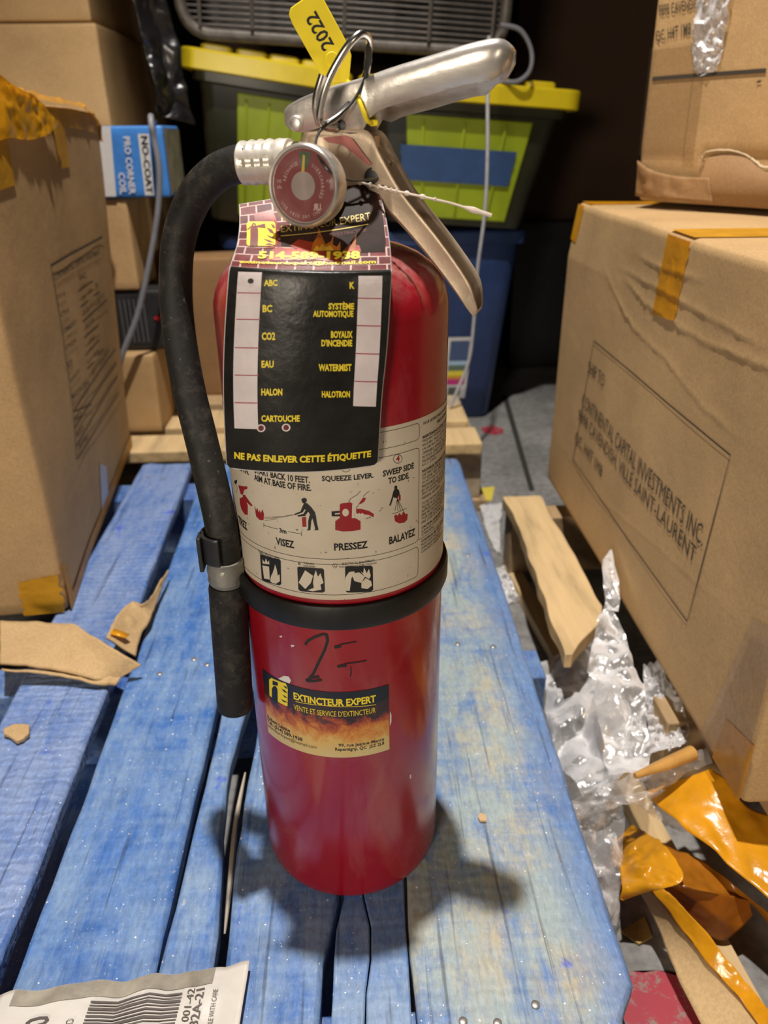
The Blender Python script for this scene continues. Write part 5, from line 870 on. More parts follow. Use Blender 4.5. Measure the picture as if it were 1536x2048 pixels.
# ------------------------------------------------------------------ cartons
CB1 = cardboard('cardboard_tan'); CB2 = cardboard('cardboard_light', (.50, .322, .150)); CB3 = cardboard('cardboard_brown', (.30, .165, .07)); CB4 = cardboard('cardboard_shaded', (.06, .03, .014))  # darkest cardboard has the unlit corner's shade mixed into its colour
TPE = tape('orange_packing_tape', (.80, .36, .012), .25); TPB = tape('amber_packing_tape', (.56, .27, .015), .1, .5, .2); TPC = tape('brown_sealing_tape', (.52, .24, .03), .1, .45, .25)
FLM = film('stretch_film', (.90, .88, .88), .34, .92, .45, .6); FLM2 = film('clear_tape_film', (.6, .48, .34), .05, .35, .2, .3)
BINK = flat('carton_print', (.055, .042, .030), .6)
class Carton:
    def __init__(s, name, label, O, ex, ey, L, W, H, mat, disp=None, nu=24, nv=20, r=.004, wob=.0025, seed=1, cat='carton', group=None):
        s.O = Vector(O); s.ex = Vector(ex).normalized(); s.ey = Vector(ey).normalized(); s.L, s.W, s.H = L, W, H; s.disp = disp; s.wob = wob; s.seed = seed
        c = s.O + s.ex * L / 2 + s.ey * W / 2
        s.root = thing(name, c, label, cat, group)
        sp = lambda n, D: [0, r * .3, r] + [r + (D - 2 * r) * i / n for i in range(1, n)] + [D - r, D - r * .3, D]
        X, Y, Z = sp(nu, L), sp(8, W), sp(nv, H); mb = MB(); D = V(L, W, H)
        def put(A, B, f):
            vs = [s.shape(f(a, b), r, D) for b in B for a in A]; n = len(A)
            mb.add(vs, [(j * n + i, j * n + i + 1, (j + 1) * n + i + 1, (j + 1) * n + i) for j in range(len(B) - 1) for i in range(n - 1)])
        put(X, Z, lambda a, b: V(a, 0, b)); put(X, Z, lambda a, b: V(a, W, b)); put(Y, Z, lambda a, b: V(0, a, b)); put(Y, Z, lambda a, b: V(L, a, b)); put(X, Y, lambda a, b: V(a, b, 0)); put(X, Y, lambda a, b: V(a, b, H))
        s.body = obj('body', mb, mat, s.root, merge=.00005, ang=50)
    def shape(s, p, r, D):
        q = V(*[min(max(p[k], r), D[k] - r) for k in range(3)]); dd = p - q
        if dd.length > 1e-9: q = q + dd.normalized() * r
        return s.W3(q)
    def W3(s, q):
        w_ = s.wob * V(N3(q, 5, s.seed), N3(q, 5, s.seed + 1), N3(q, 5, s.seed + 2) * (1 if q.z > .02 else 0))
        o = 0
        if s.disp: o = s.disp(q.x, q.z) * max(0, 1 - q.y / s.W) ** 1.5
        return s.O + s.ex * (q.x + w_.x) + s.ey * (q.y + w_.y - o) + V(0, 0, q.z + w_.z)
    def face(s, a, b, off=0): return s.W3(V(a, 0, b)) - s.ey * off
    def side(s, a, b, off=0): return s.W3(V(0, a, b)) - s.ex * off
    def sideL(s, a, b, off=0): return s.W3(V(s.L, a, b)) + s.ex * off
    def top(s, a, b, off=0): return s.W3(V(a, b, s.H)) + V(0, 0, off)
    def patch(s, name, mat, q, f=None, off=.0009, n=14, m=4, jag=0, solid=0):
        f = f or s.face; a, b, c, d_ = [Vector((*p, 0)) for p in q]
        def fn(u, v):
            p = (a * (1 - u) + b * u) * (1 - v) + (d_ * (1 - u) + c * u) * v
            if jag and u in (0, 1): p = p + (b - a).normalized() * jag * N3((v * 9, u * 3, s.seed))
            return f(p.x, p.y, off)
        return obj(name, MB().grid(fn, n, m), mat, s.root, solid=solid)

def ridge(lines):
    segs = [(a, b, w_, h, i == 0, i == len(pts) - 2) for pts, w_, h in lines for i, (a, b) in enumerate(zip(pts[:-1], pts[1:]))]
    def f(s_, z):
        o = 0
        for (ax, az_), (bx, bz), w_, h, first, last in segs:
            dx, dz = bx - ax, bz - az_; L2_ = dx * dx + dz * dz; t = ((s_ - ax) * dx + (z - az_) * dz) / L2_
            if 0 <= t <= 1:
                d_ = ((s_ - ax) * -dz + (z - az_) * dx) / math.sqrt(L2_) + .0016 * N3((s_ * 70, z * 20, 1)); k = (min(1, t * 1.6) if first else 1) * (min(1, (1 - t) * 1.6) if last else 1) * (.75 + .5 * N3((s_ * 25, 3, 0)))
                if abs(d_) < .03: o += k * h * (math.exp(-d_ / (1.7 * w_)) if d_ > 0 else math.exp(d_ / (.5 * w_)))
        return o
    return f
RC = ridge([([(.2429, .3648), (.3303, .3623), (.40, .3663), (.44, .366)], 0.0022, 0.0012), ([(.2008, .3433), (.3111, .3428), (.3691, .3436), (.4309, .3423), (.56, .338)], 0.0022, 0.0014), ([(.2202, .3382), (.3051, .3222), (.372, .3214), (.4077, .3201), (.469, .3217), (.5283, .3249), (.60, .326)], 0.0025, 0.0014), ([(.1588, .3315), (.2796, .2913), (.3744, .2842), (.4614, .268), (.5458, .2639)], 0.0025, 0.0009), ([(.14, .345), (.25, .30), (.31, .288)], 0.0019, 0.0007), ([(.0211, .0782), (.2047, .072), (.4049, .1068), (.6072, .137)], 0.0019, 0.0005), ([(.2047, .072), (.215, .0)], 0.0019, 0.0004), ([(.27, .29), (.25, .20)], 0.0025, 0.0003)])
rb = Carton('shipping_carton', 'large tan carton with ship to address print standing on the right pallet', (.307, .655, 0), (0, -1, 0), (1, 0, 0), .65, .46, .398, CB2, lambda s_, z: RC(s_, z) - .010 * max(0, (z - .33) / .07) * max(0, 1 - s_ / .3), 240, 150, .007, .003, 3)
d = decals(DEC2['rbox'] + [['L', 'k', [(.121, .079), (.1538, .2477), (.5269, .2482), (.5107, .0811), (.121, .079)], .0016]], rb.face, {'k': .0008})
tag(obj('lettering', d['k'], BINK, rb.root, smooth=False), 'printed shipping address')
rb.patch('tape_strip', TPE, [(.3283, .317), (.3831, .3237), (.394, .395), (.3405, .395)], n=10, m=30, jag=.002); rb.patch('tape_strip', TPB, [(.3405, .002), (.394, .002), (.394, .30), (.33, .30)], rb.top, n=4, m=12)
rb.patch('tape_strip', TPE, [(.004, .352), (.028, .350), (.034, .396), (.004, .396)], n=4, m=6); rb.patch('tape_strip', TPE, [(.002, .004), (.05, .004), (.012, .30), (.002, .30)], rb.top, n=6, m=14)
rb.patch('corner_film', FLM2, [(.575, .004), (.645, .004), (.645, .16), (.61, .15)], off=.0025, n=16, m=16); rb.patch('tape_strip', TPC, [(.60, .003), (.648, .003), (.648, .06), (.605, .05)], off=.0016, n=6, m=6)

lb_ = Carton('shipping_carton', 'tall tan carton with printed packing table and torn orange tape, left of the hose', (-.315, .317, 0), (-.115, .9934, 0), (-.9934, -.115, 0), .53, .42, .515, CB1, lambda s_, z: .03 * max(0, z / .515) * (s_ / .53), 70, 60, .010, .004, 5)
d = decals(DEC2['lbox'], lb_.face, {'k': .0012}); tag(obj('lettering', d['k'], BINK, lb_.root, smooth=False), 'printed packing table')
lb_.patch('tape_strip', TPB, [(.285, .4466), (.330, .4466), (.334, .512), (.276, .512)], off=.0014); lb_.patch('tape_strip', TPB, [(.050, .434), (.111, .4367), (.1107, .512), (.06, .512)], off=.0014)
lb_.patch('tape_strip', TPB, [(.33, .492), (.50, .487), (.505, .512), (.32, .512)], off=.0012); 
lb_.patch('tape_strip', TPC, [(.004, .001), (.526, .001), (.526, .022), (.004, .014)], off=.0016, n=30)
lb_.patch('tape_strip', TPB, [(.004, .002), (.048, .002), (.046, .044), (.004, .050)], lb_.side, off=.0016, n=10, m=10, jag=.006); lb_.patch('tape_strip', TPB, [(.002, .002), (.022, .002), (.02, .05), (.002, .06)], off=.0016)
lb_.patch('clear_sticker', flat('pale_sticker', (.46, .46, .52), .35), [(.235, .016), (.285, .002), (.30, .055), (.262, .075)], off=.0014)
# loose orange tape standing up on the top edge
def ribbon(L, R_, nu, nv, amp=0, freq=40, seed=0, dirn=None, sharp=.5):
    def fn(u, v):
        a = crs(L, v * (len(L) - 1)); b = crs(R_, v * (len(R_) - 1)); p = a + (b - a) * u
        if amp:
            e = noise.fractal(p * freq + V(seed * 5.1, 0, 0), 1.0, 2.0, 3); e = (abs(e) * 2 - .5) * sharp + e * (1 - sharp)
            f2 = N3(p, freq * 1.7, seed + 3); p = p + (dirn or V(.2, -.3, 1).normalized()) * e * amp + V(f2, N3(p, freq, seed + 8), 0) * amp * .35
        return p
    return MB().grid(fn, nu, nv)
TT = lambda a, b, h=0: lb_.face(a, b, h)
l1 = [TT(.0, .470, .004), TT(.05, .475, .003), TT(.11, .480, .004), TT(.17, .478, .005), TT(.235, .484, .006), TT(.285, .494, .006)]
l2 = [TT(.0, .55, -.015), TT(.03, .556, -.005), TT(.08, .545, .0), TT(.15, .528, .004), TT(.22, .521, .004), TT(.285, .497, .006)]
obj('loose_tape', ribbon(l1, l2, 26, 70, .004, 30, 2, V(.99, .1, .1)), TPE, lb_.root)
l1 = [TT(.13, .520, .003), TT(.25, .519, .004), TT(.37, .517, .004), TT(.46, .514, .004), TT(.515, .500, .004), TT(.524, .475, .004)]
l2 = [TT(.13, .532, -.012), TT(.25, .528, -.008), TT(.37, .524, -.006), TT(.46, .520, -.006), TT(.524, .505, -.004), TT(.528, .478, -.004)]
obj('loose_tape', ribbon(l1, l2, 10, 60, .004, 55, 5, V(.6, -.2, .8)), tape('wrinkled_orange_tape', (.66, .33, .06), .2), lb_.root)

ub = Carton('shipping_carton', 'tan carton with torn bottom flap and clear film, on top of the large right carton', (.356, .562, .404), (.5388, -.8424, 0), (.8424, .5388, 0), .42, .34, .40, CB1, lambda s_, z: -.008 * max(0, 1 - z / .05) - .004 * math.exp(-((z - .05) / .006) ** 2) * (1 if s_ > .085 else .3), 90, 70, .005, .003, 11)
d = decals(DEC2['ubox'], lambda a, b, off: ub.face(a, b - .404, off), {'k': .0012}, 3); tag(obj('lettering', d['k'], BINK, ub.root, smooth=False), 'printed address lines')
tear = [(.0843, .046), (.0888, .0555), (.1143, .0585), (.135, .055), (.1514, .047), (.1638, .043), (.20, .048)]
mb = MB(); q = []
for i, (a, b) in enumerate(spline([(x, y, 0) for x, y in tear], 40)[k][:2] for k in range(41)): q += [ub.face(a, b + .0012 * N3((i * .8, 0, 0)), .0016), ub.face(a, b - .0018 + .0012 * N3((i * .8, 4, 0)), .0028)]
obj('torn_edge', mb.add(q, [(2 * i, 2 * i + 1, 2 * i + 3, 2 * i + 2) for i in range(40)]), flat('torn_kraft_edge', (.55, .42, .26), .8), ub.root, solid=.0008)
q = []; mb = MB()
for i, (a, b) in enumerate(spline([(x, y, 0) for x, y in tear], 40)[k][:2] for k in range(41)): q += [ub.face(a + .004, b - .005, .0030), ub.face(a, .02, .006), ub.face(a, .002, .009)]
obj('torn_flap', mb.add(q, [(3 * i + k, 3 * i + k + 1, 3 * i + k + 4, 3 * i + k + 3) for i in range(40) for k in (0, 1)]), CB3, ub.root, solid=.0012)
l1 = [ub.face(.0, .006, .004), ub.face(.035, .004, .010), ub.face(.07, .005, .012), ub.face(.11, .004, .010)]; l2 = [ub.face(.0, .045, .003), ub.face(.025, .035, .006), ub.face(.06, .030, .007), ub.face(.10, .030, .006)]
obj('bottom_flap', ribbon(l1, l2, 8, 30, .003, 50, 3, V(-.8, -.5, .2)), CB3, ub.root, solid=.0015)
l1 = [ub.face(.050, .36, .003), ub.face(.0535, .20, .004), ub.face(.057, .15, .004), ub.face(.066, .127, .002)]; l2 = [ub.face(.105, .36, .004), ub.face(.096, .195, .007), ub.face(.0935, .150, .004), ub.face(.088, .132, .002)]
obj('loose_film', ribbon(l1, l2, 30, 60, .006, 60, 9, V(-.84, -.54, 0), .7), FLM, ub.root)
ub.patch('clear_tape', FLM2, [(.0, .05), (.062, .05), (.06, .16), (.0, .16)], off=.001, n=8, m=8); ub.patch('clear_tape', FLM2, [(.06, .045), (.075, .045), (.072, .30), (.058, .30)], off=.0014, n=4, m=10)

sd = Carton('storage_carton', 'plain carton under the tall back carton, mostly hidden on the left', (-.42, 1.11, 0), (-1, 0, 0), (0, 1, 0), .45, .5, .258, CB3, seed=21)
l2b = Carton('storage_carton', 'plain tan carton with creased edge, second from the top at the upper left', (-.399, 1.10, .26), (-1, 0, 0), (0, 1, 0), .46, .55, .393, CB2, None, 30, 24, .006, .004, 23)
l3b = Carton('storage_carton', 'plain carton at the very top left corner of the picture', (-.408, 1.11, .656), (-1, 0, 0), (0, 1, 0), .44, .52, .25, CB2, seed=25)
b1 = Carton('small_carton', 'small tan carton at the bottom of the left stack, standing on the pine pallet', (-.335, .905, .0005), (-1, 0, 0), (0, 1, 0), .12, .11, .142, CB1, seed=27, nu=12, nv=12)
BKX = M('matte_black_carton', (.018, .018, .019), .5, 0, .25, 30)
b2 = Carton('small_carton', 'black carton with small red maple leaf between two tan boxes', (-.285, .935, .144), (-1, 0, 0), (0, 1, 0), .12, .12, .1015, BKX, seed=29, nu=12, nv=12, wob=.001)
fm = lambda C: (lambda x, z, off=0: V(x, C.O.y - .0006 - off, z))
leaf = [(0, -1), (.12, -.45), (.55, -.5), (.45, -.3), (.95, .1), (.8, .2), (.85, .5), (.5, .42), (.25, .2), (.35, .7), (.15, .62), (0, 1)]
leaf = leaf + [(-x, y) for x, y in leaf[-2:0:-1]]
mb = MB(); v_, f_ = polytri([(-.3235 + .0062 * x, .1985 + .0066 * y) for x, y in leaf], 0); mb.add([V(x, .9325, z) for x, z in v_], f_); obj('leaf_mark', mb, flat('leaf_red', (.60, .03, .03)), b2.root, smooth=False)
mb = MB()
for k in range(6): x = -.385 + .008 * k; mb.add([V(x, .9325, .158), V(x + .0022, .9325, .158), V(x + .0022, .9325, .232), V(x, .9325, .232)], [(0, 1, 2, 3)])
obj('fine_print', mb, flat('grey_print', (.10, .095, .09)), b2.root, smooth=False)
b3 = Carton('small_carton', 'plain tan carton directly under the blue printed box', (-.346, .93, .247), (-1, 0, 0), (0, 1, 0), .10, .13, .145, CB1, seed=31, nu=12, nv=12)
NCB = M('blue_print_carton', (.045, .20, .55), .45, 0, .12, 40)
nc = Carton('printed_box', 'blue and white printed box lying on the tan carton, behind the grey cord', (-.274, .925, .393), (-1, 0, 0), (0, 1, 0), .118, .13, .104, NCB, seed=33, nu=10, nv=10, wob=.001)
nf = lambda x, z, off=0: V(x, .9238 - off, z)
def quad(name, pts, mat, root, off): obj(name, MB().add([nf(x, z, off) for x, z in pts], [(0, 1, 2, 3)]), mat, root, smooth=False)
quad('white_stripe', [(-.392, .3955), (-.3598, .3955), (-.3526, .4960), (-.392, .4960)], flat('box_white', (.58, .55, .52)), nc.root, .0003)
quad('logo_panel', [(-.3138, .3965), (-.2995, .3965), (-.2955, .485), (-.3124, .485)], flat('panel_white', (.60, .58, .55)), nc.root, .0004)
obj('logo_lettering', decals([T('k', 'NO-COAT', [(-.3085, .482), (-.3110, .399), (-.3010, .399), (-.2978, .482)], .03)], nf, {'k': .0008})['k'], INK, nc.root, smooth=False)
obj('lettering', decals([T('w', 'PRO CORNER', [(-.3355, .4815), (-.3385, .3985), (-.3282, .3985), (-.3252, .4815)], .02), T('w', 'COIL', [(-.3515, .4304), (-.353, .3985), (-.342, .3985), (-.341, .4304)], .02)], nf, {'w': .0008})['w'], WHT, nc.root, smooth=False)
obj('side_panel', MB().add([V(-.2728, .930, .399), V(-.2728, 1.05, .399), V(-.2728, 1.05, .492), V(-.2728, .930, .492)], [(0, 1, 2, 3)]), M('worn_grey_print', (.20, .18, .13), .6, 0, .5, 30), nc.root, smooth=False)
obj('edge_stripe', MB().add([V(-.2725, .9275, .396), V(-.2725, .940, .396), V(-.2725, .940, .495), V(-.2725, .9275, .495)], [(0, 1, 2, 3)]), flat('raw_card_edge', (.34, .24, .15), .8), nc.root, smooth=False)
Carton('storage_carton', 'dim brown carton seen through the loop of the black hose', (-.215, 1.125, .0005), (-1, 0, 0), (0, 1, 0), .09, .10, .27, CB3, seed=35, nu=8, nv=8)
for k, (x, y, z, w_, d_, h, lab_) in enumerate([(.46, 1.75, FZ + .002, .52, .4, .40, 'added black crate in the dark corner behind the blue tote'), (.44, 1.78, .268, .56, .4, .58, 'carton with shade painted in as dark brown, stacked high in the unlit corner, right of the fan'), (-.30, 1.85, FZ + .002, .62, .4, 1.1, 'carton with shade painted in as dark brown, standing behind the fan and the totes')]):
    Carton('storage_carton' if k else 'shade_filler', lab_, (x + w_, y, z), (-1, 0, 0), (0, 1, 0), w_, d_, h, BLK if k == 0 else CB4, seed=41 + k, cat='filler' if k == 0 else 'carton')  # black block added where the back corner holds only shade

# ------------------------------------------------------------------ totes
def rrect(hx, hy, r, n=5):
    o = []
    for cx, cy, a in ((hx - r, hy - r, 0), (-hx + r, hy - r, 90), (-hx + r, -hy + r, 180), (hx - r, -hy + r, 270)):
        for i in range(n + 1): t = radians(a + 90 * i / n); o.append((cx + r * cos(t), cy + r * sin(t)))
    return o
def loft(secs, M4):
    mb = MB(); vs = []; n = None
    for hx, hy, r, z in secs:
        p = rrect(hx, hy, r); n = len(p); vs += [M4 @ V(x, y, z) for x, y in p]
    fs = [(i * n + k, i * n + (k + 1) % n, (i + 1) * n + (k + 1) % n, (i + 1) * n + k) for i in range(len(secs) - 1) for k in range(n)]
    return mb.add(vs, fs + [tuple(range(n - 1, -1, -1)), tuple((len(secs) - 1) * n + k for k in range(n))])
BLU = M('navy_blue_plastic', (.022, .045, .135), .38, 0, .18, 20, rvar=.08); LIM = M('lime_plastic', (.27, .34, .012), .38, 0, .10, 18); DRK = M('smoky_shadow_plastic', (.030, .030, .016), .32, 0, .2, 20); YLD = M('yellow_lid_plastic', (.66, .50, .012), .34, 0, .08, 18)  # dark tote body also stands in for the extinguisher's shadow band
def tote(label, cx, cy, z0, hb, hbY, ht, htY, H_, tilt, body, lid=None, panel=None, grp=None):
    root = thing('storage_tote', (cx, cy, z0), label, 'storage bin', grp)
    Q = Matrix.Translation((cx, cy, z0)) @ Matrix.Rotation(tilt, 4, 'Y')
    obj('body', loft([(hb * .97, hbY * .97, .02, 0), (hb, hbY, .025, .006), (ht, htY, .03, H_ - .03), (ht + .002, htY + .002, .03, H_ - .029), (ht + .012, htY + .012, .03, H_ - .027), (ht + .014, htY + .014, .03, H_ - .004), (ht + .010, htY + .010, .03, H_)], Q), body, root, ang=35)
    def F(u, v, off=0):  # front face point, u in -1..1, v height fraction
        hx = hb + (ht - hb) * v; hy = hbY + (htY - hbY) * v; return Q @ V(u * hx, -hy - off, v * (H_ - .03))
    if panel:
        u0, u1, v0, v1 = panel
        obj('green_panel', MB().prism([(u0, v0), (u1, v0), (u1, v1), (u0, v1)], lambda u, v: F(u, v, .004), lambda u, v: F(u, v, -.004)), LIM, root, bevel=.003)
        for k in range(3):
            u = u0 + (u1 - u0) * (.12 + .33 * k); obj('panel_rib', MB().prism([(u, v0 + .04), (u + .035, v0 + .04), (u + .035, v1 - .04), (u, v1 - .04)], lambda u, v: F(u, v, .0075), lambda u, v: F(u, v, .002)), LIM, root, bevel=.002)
    if lid:
        l = obj('lid', loft([(ht + .028, htY + .028, .03, H_ - .012), (ht + .032, htY + .032, .032, H_ - .010), (ht + .032, htY + .032, .032, H_ + .018), (ht + .028, htY + .028, .03, H_ + .022), (ht + .012, htY + .012, .03, H_ + .022), (ht + .008, htY + .008, .03, H_ + .016)], Q), YLD, root, ang=35)
        for u in (-.72, -.22, .25, .72): obj('lid_boss', loft([(.028, .016, .008, 0), (.028, .016, .008, .008), (.024, .013, .007, .011)], Q @ Matrix.Translation((u * ht, -htY - .008, H_ + .021))), YLD, l, ang=35)
    return root, F
bt, F1 = tote('navy blue storage tote on the floor under the green totes', .064, 1.50, FZ + .001, .272, .17, .312, .22, .432, 0, BLU)
mb = MB().grid(lambda u, v: F1(.56 + .20 * u, .13 + .37 * v, .001), 6, 10); st_ = obj('sticker', mb, flat('sticker_white', (.50, .48, .47)), bt, smooth=False)
for v0, v1, c in ((.36, .48, (.05, .08, .16)), (.335, .36, (.30, .42, .55)), (.30, .335, (.10, .14, .10)), (.27, .30, (.62, .50, .04)), (.25, .27, (.50, .22, .03)), (.215, .25, (.42, .03, .16))):
    obj('sticker_stripe', MB().grid(lambda u, v: F1(.59 + .15 * u, v0 + (v1 - v0) * v, .0016), 4, 3), flat('stripe_%d' % int(v0 * 1000), c), st_, smooth=False)
obj('barcode', MB().grid(lambda u, v: F1(.61 + .10 * u, .15 + .05 * v, .0016), 2, 2), flat('barcode_grey', (.10, .10, .09)), st_, smooth=False)
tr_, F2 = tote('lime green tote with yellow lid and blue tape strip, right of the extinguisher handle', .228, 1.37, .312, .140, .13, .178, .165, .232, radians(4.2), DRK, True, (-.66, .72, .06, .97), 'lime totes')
tp = MB().grid(lambda u, v: F2(-.74 + 1.36 * u + (.02 * N3((v * 7, 2, 0)) if u in (0, 1) else 0), .40 + .31 * v, .0085), 20, 8); obj('painter_tape', tp, M('blue_painter_tape', (.022, .060, .165), .6, 0, .15, 40), tr_)
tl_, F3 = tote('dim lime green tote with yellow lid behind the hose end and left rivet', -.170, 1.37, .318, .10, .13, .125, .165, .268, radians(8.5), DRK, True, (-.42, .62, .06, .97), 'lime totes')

# ------------------------------------------------------------------ box fan on the totes
FG = M('dusty_grey_wire', (.13, .112, .095), .5, .3, .35, 60); FB = M('black_fan_shroud', (.02, .019, .02), .4, 0, .3, 30)
fan = thing('box_fan', (.012, 1.24, .63), 'black box fan with dusty horizontal wire grille on the yellow lids', 'fan')
FM = Matrix.Translation((.012, 1.175, .628)) @ Matrix.Rotation(radians(3.6), 4, 'Y')
fr = [V(x, 0, z + .28) for x, z in rrect(.285, .28, .05, 6)]; fr.append(fr[0]); fr = [FM @ p for p in fr]
obj('frame', MB().tube(fr, .011, 10, False), FG, fan)
mb = MB(); a = rrect(.283, .278, .05, 6)
obj('shroud', mb.add([FM @ V(x, y, z + .28) for y in (.006, .12) for x, z in a], [(k, (k + 1) % len(a), len(a) + (k + 1) % len(a), len(a) + k) for k in range(len(a))] + [tuple(range(len(a), 2 * len(a)))]), FB, fan)
wire = None
for k in range(58):
    z = .014 + k * .0092; hw = .274 if .05 < z < .51 else .274 - .05 + math.sqrt(max(0, .05 ** 2 - (.05 - min(z, .56 - z)) ** 2))
    p = [FM @ V(-.274 + .548 * i / 12, -.012 * sin(pi * i / 12), .28) for i in range(13)]
    if wire is None: wire = obj('grille_wire', MB().tube(p, .0021, 6), FG, fan); wire.location = FM.to_3x3() @ V(0, 0, z - .28); w0 = z
    else: c = share(wire, fan); c.location = FM.to_3x3() @ V(0, 0, z - .28)
for x in (-.25, -.16, .0, .15, .262): obj('grille_post', MB().tube([FM @ V(x, -.015, .01), FM @ V(x, -.015, .55)], .0035, 6), FG, fan)
obj('motor', MB().lathe([(.001, 0), (.05, 0), (.06, .01), (.06, .08), (.001, .08)], 24, FM @ Matrix.Translation((0, .02, .28)) @ Matrix.Rotation(-pi / 2, 4, 'X')), FB, fan)
for k in range(5):
    a = 2 * pi * k / 5 + .35; mb = MB()
    mb.grid(lambda u, v: FM @ V((.05 + .19 * u) * cos(a + (v - .5) * .7), .045 + .05 * (v - .5), .28 + (.05 + .19 * u) * sin(a + (v - .5) * .7)), 8, 6); obj('blade', mb, M('fan_blade_%d' % k, (.09, .08, .075), .4), fan, solid=.003)
# black plastic sheet hanging left of the fan
tag(obj('plastic_sheet', ribbon([V(-.335, 1.085, .80), V(-.330, 1.09, .68), V(-.322, 1.10, .58), V(-.318, 1.115, .515)], [V(-.285, 1.12, .80), V(-.278, 1.13, .68), V(-.270, 1.14, .57), V(-.262, 1.15, .50)], 24, 50, .02, 14, 3, V(.4, -.9, 0), .6), M('black_film', (.012, .011, .012), .25), None, at=(-.30, 1.1, .5), solid=.001), 'black plastic sheet hanging between the fan and the tall left cartons', 'plastic sheet')
# cords
CG = M('grey_cord_rubber', (.20, .20, .22), .45, 0, .1, 40)
def cord(name, pts, r, m, label): tag(obj(name, MB().tube(spline(pts, 12 * len(pts)), r, 10), m, None, at=tuple(pts[-1])), label, 'cord')
cord('power_cord', [(-.31, 1.04, .5025), (-.298, .98, .5025), (-.2875, .925, .504), (-.2815, .89, .508), (-.2795, .878, .495), (-.2789, .88, .4763), (-.2771, .88, .4348), (-.2865, .88, .3775), (-.3096, .88, .3027), (-.3424, .88, .2158), (-.3774, .88, .1495), (-.40, .885, .09), (-.42, .885, .004)], .0046, CG, 'grey cord hanging down in front of the blue printed box')
cord('power_cord', [(.2439, 1.0, .62), (.2439, 1.0, .5655), (.2493, 1.0, .4551), (.2495, 1.0, .3605), (.2407, 1.0, .2598), (.2381, 1.0, .1706), (.2317, 1.0, .0956), (.2116, 1.0, .0375), (.1985, 1.0, .004)], .0032, M('pale_clear_cord', (.34, .34, .35), .2), 'thin pale cord hanging in front of the blue and green totes')
cord('power_cord', [(.2868, 1.15, .651), (.3226, 1.15, .6433), (.3444, 1.15, .6129), (.3449, 1.15, .582), (.3263, 1.16, .565), (.30, 1.18, .566)], .0040, CG, 'short grey cord loop beside the fan on the yellow lid')

# ------------------------------------------------------------------ litter on the pallet
DK = cardboard('kraft_scrap', (.50, .335, .165))
def G(n): return [[V(*p) for p in s] for s in GEO[n]]
L, R_ = G('card_debris'); o = obj('flap', ribbon(L, R_, 14, 40, .003, 34, 1), DK, None, at=(-.28, .22, 0), solid=.0025)
cs = thing('cardboard_scrap', (-.28, .22, .0), 'bent strip of torn cardboard lying across the blue planks at the left', 'cardboard scrap'); o.parent = cs; o.location = (0, 0, 0)
o2 = obj('lower_flap', ribbon([p + V(.002, -.004, -.004) for p in R_], [V(p.x + .012, p.y + .012, .003 + .002 * i) for i, p in enumerate(R_)], 6, 40, .002, 40, 6), DK, cs, solid=.002)
L, R_ = G('card_debris_torn'); ct = obj('cardboard_scrap', ribbon(L, R_, 12, 40, .003, 46, 4), DK, None, at=(-.23, .27, 0), solid=.002); tag(ct, 'pointed torn cardboard strip with tape remnant beside the plank gap', 'cardboard scrap')
obj('tape_remnant', MB().add([V(-.2405, .2265, .0312), V(-.2265, .2255, .0265), V(-.2235, .2335, .0250), V(-.2395, .2365, .0312)], [(0, 1, 2, 3)]), TPE, ct, solid=.0004)
mb = MB(); pts = [(-.3119, .1229), (-.304, .129), (-.2908, .1283), (-.2861, .1151), (-.2895, .109), (-.2936, .1061), (-.303, .114), (-.309, .1165)]
mb.prism(pts, lambda x, y: V(x, y, .0005), lambda x, y: V(x + .001, y - .001, .0055 + .002 * N3((x * 200, y * 200, 0)))); tag(obj('cardboard_crumb', mb, DK, None, at=(-.298, .117, 0), bevel=.001), 'small torn crumb of card on the leftmost blue plank', 'scrap')
mb = MB().prism([(.0985, -.0005), (.1035, -.001), (.104, .0045), (.100, .007), (.0975, .0035)], lambda x, y: V(x, y, .0003), lambda x, y: V(x, y, .0022)); tag(obj('wood_crumb', mb, flat('pale_wood_chip', (.55, .38, .20), .8), None, at=(.101, .003, 0)), 'tiny pale wood chip on the wide scuffed plank beside the extinguisher', 'scrap')
# shipping label packet
pk = thing('label_packet', (-.145, -.145, 0), 'crumpled white shipping label with barcode on the planks at the bottom left', 'packet')
PK = lambda u, v, off=0: (lambda p: V(p.x, p.y, .0035 + .0022 * (1 + N3(p, 45, 2)) + .004 * max(0, u - .9) / .1 * v + off))(V(-.222 + .152 * u + .004 * v, -.205 + (.0845 + .0115 * u + (.004 * N3((u * 9, 0, 3)))) * v, 0))
obj('envelope', MB().grid(lambda u, v: PK(u, v), 50, 30), M('label_paper', (.60, .56, .51), .45, 0, .08, 40, .5, 70), pk, solid=.0006)
obj('grey_tape', MB().grid(lambda u, v: PK(.06 + .80 * u, .885 + .11 * v, .0008), 50, 5), M('clear_tape_grey', (.30, .27, .22), .2, 0, .3, 60, .8, 120), pk)
pu = lambda x, y: ((x - 10) / 470, 1 - (y - (1998 - .12 * x)) / 640)
its = []
for k, wd in enumerate((.0012, .0006, .0016, .0006, .0012, .0008, .0016, .0006, .0012, .0007, .0012)):
    v = .845 - .0245 * k; its.append(['L', 'k', [(.385, v), (.55, v + .003), (.745, v)], wd])
its += [T('k', '0', [(.245, .73), (.245, .80), (.155, .80), (.155, .73)][::1], .01), T('k', 'CH', [(.345, .75), (.345, .70), (.315, .70), (.315, .75)], 0), T('k', '-32A-21', [(.835, .60), (.835, .86), (.80, .86), (.80, .60)], .01), T('k', '001-42', [(.795, .66), (.795, .87), (.765, .87), (.765, .66)], 0), T('k', 'HANDLE WITH CARE', [(.89, .55), (.89, .84), (.87, .84), (.87, .55)], 0)]
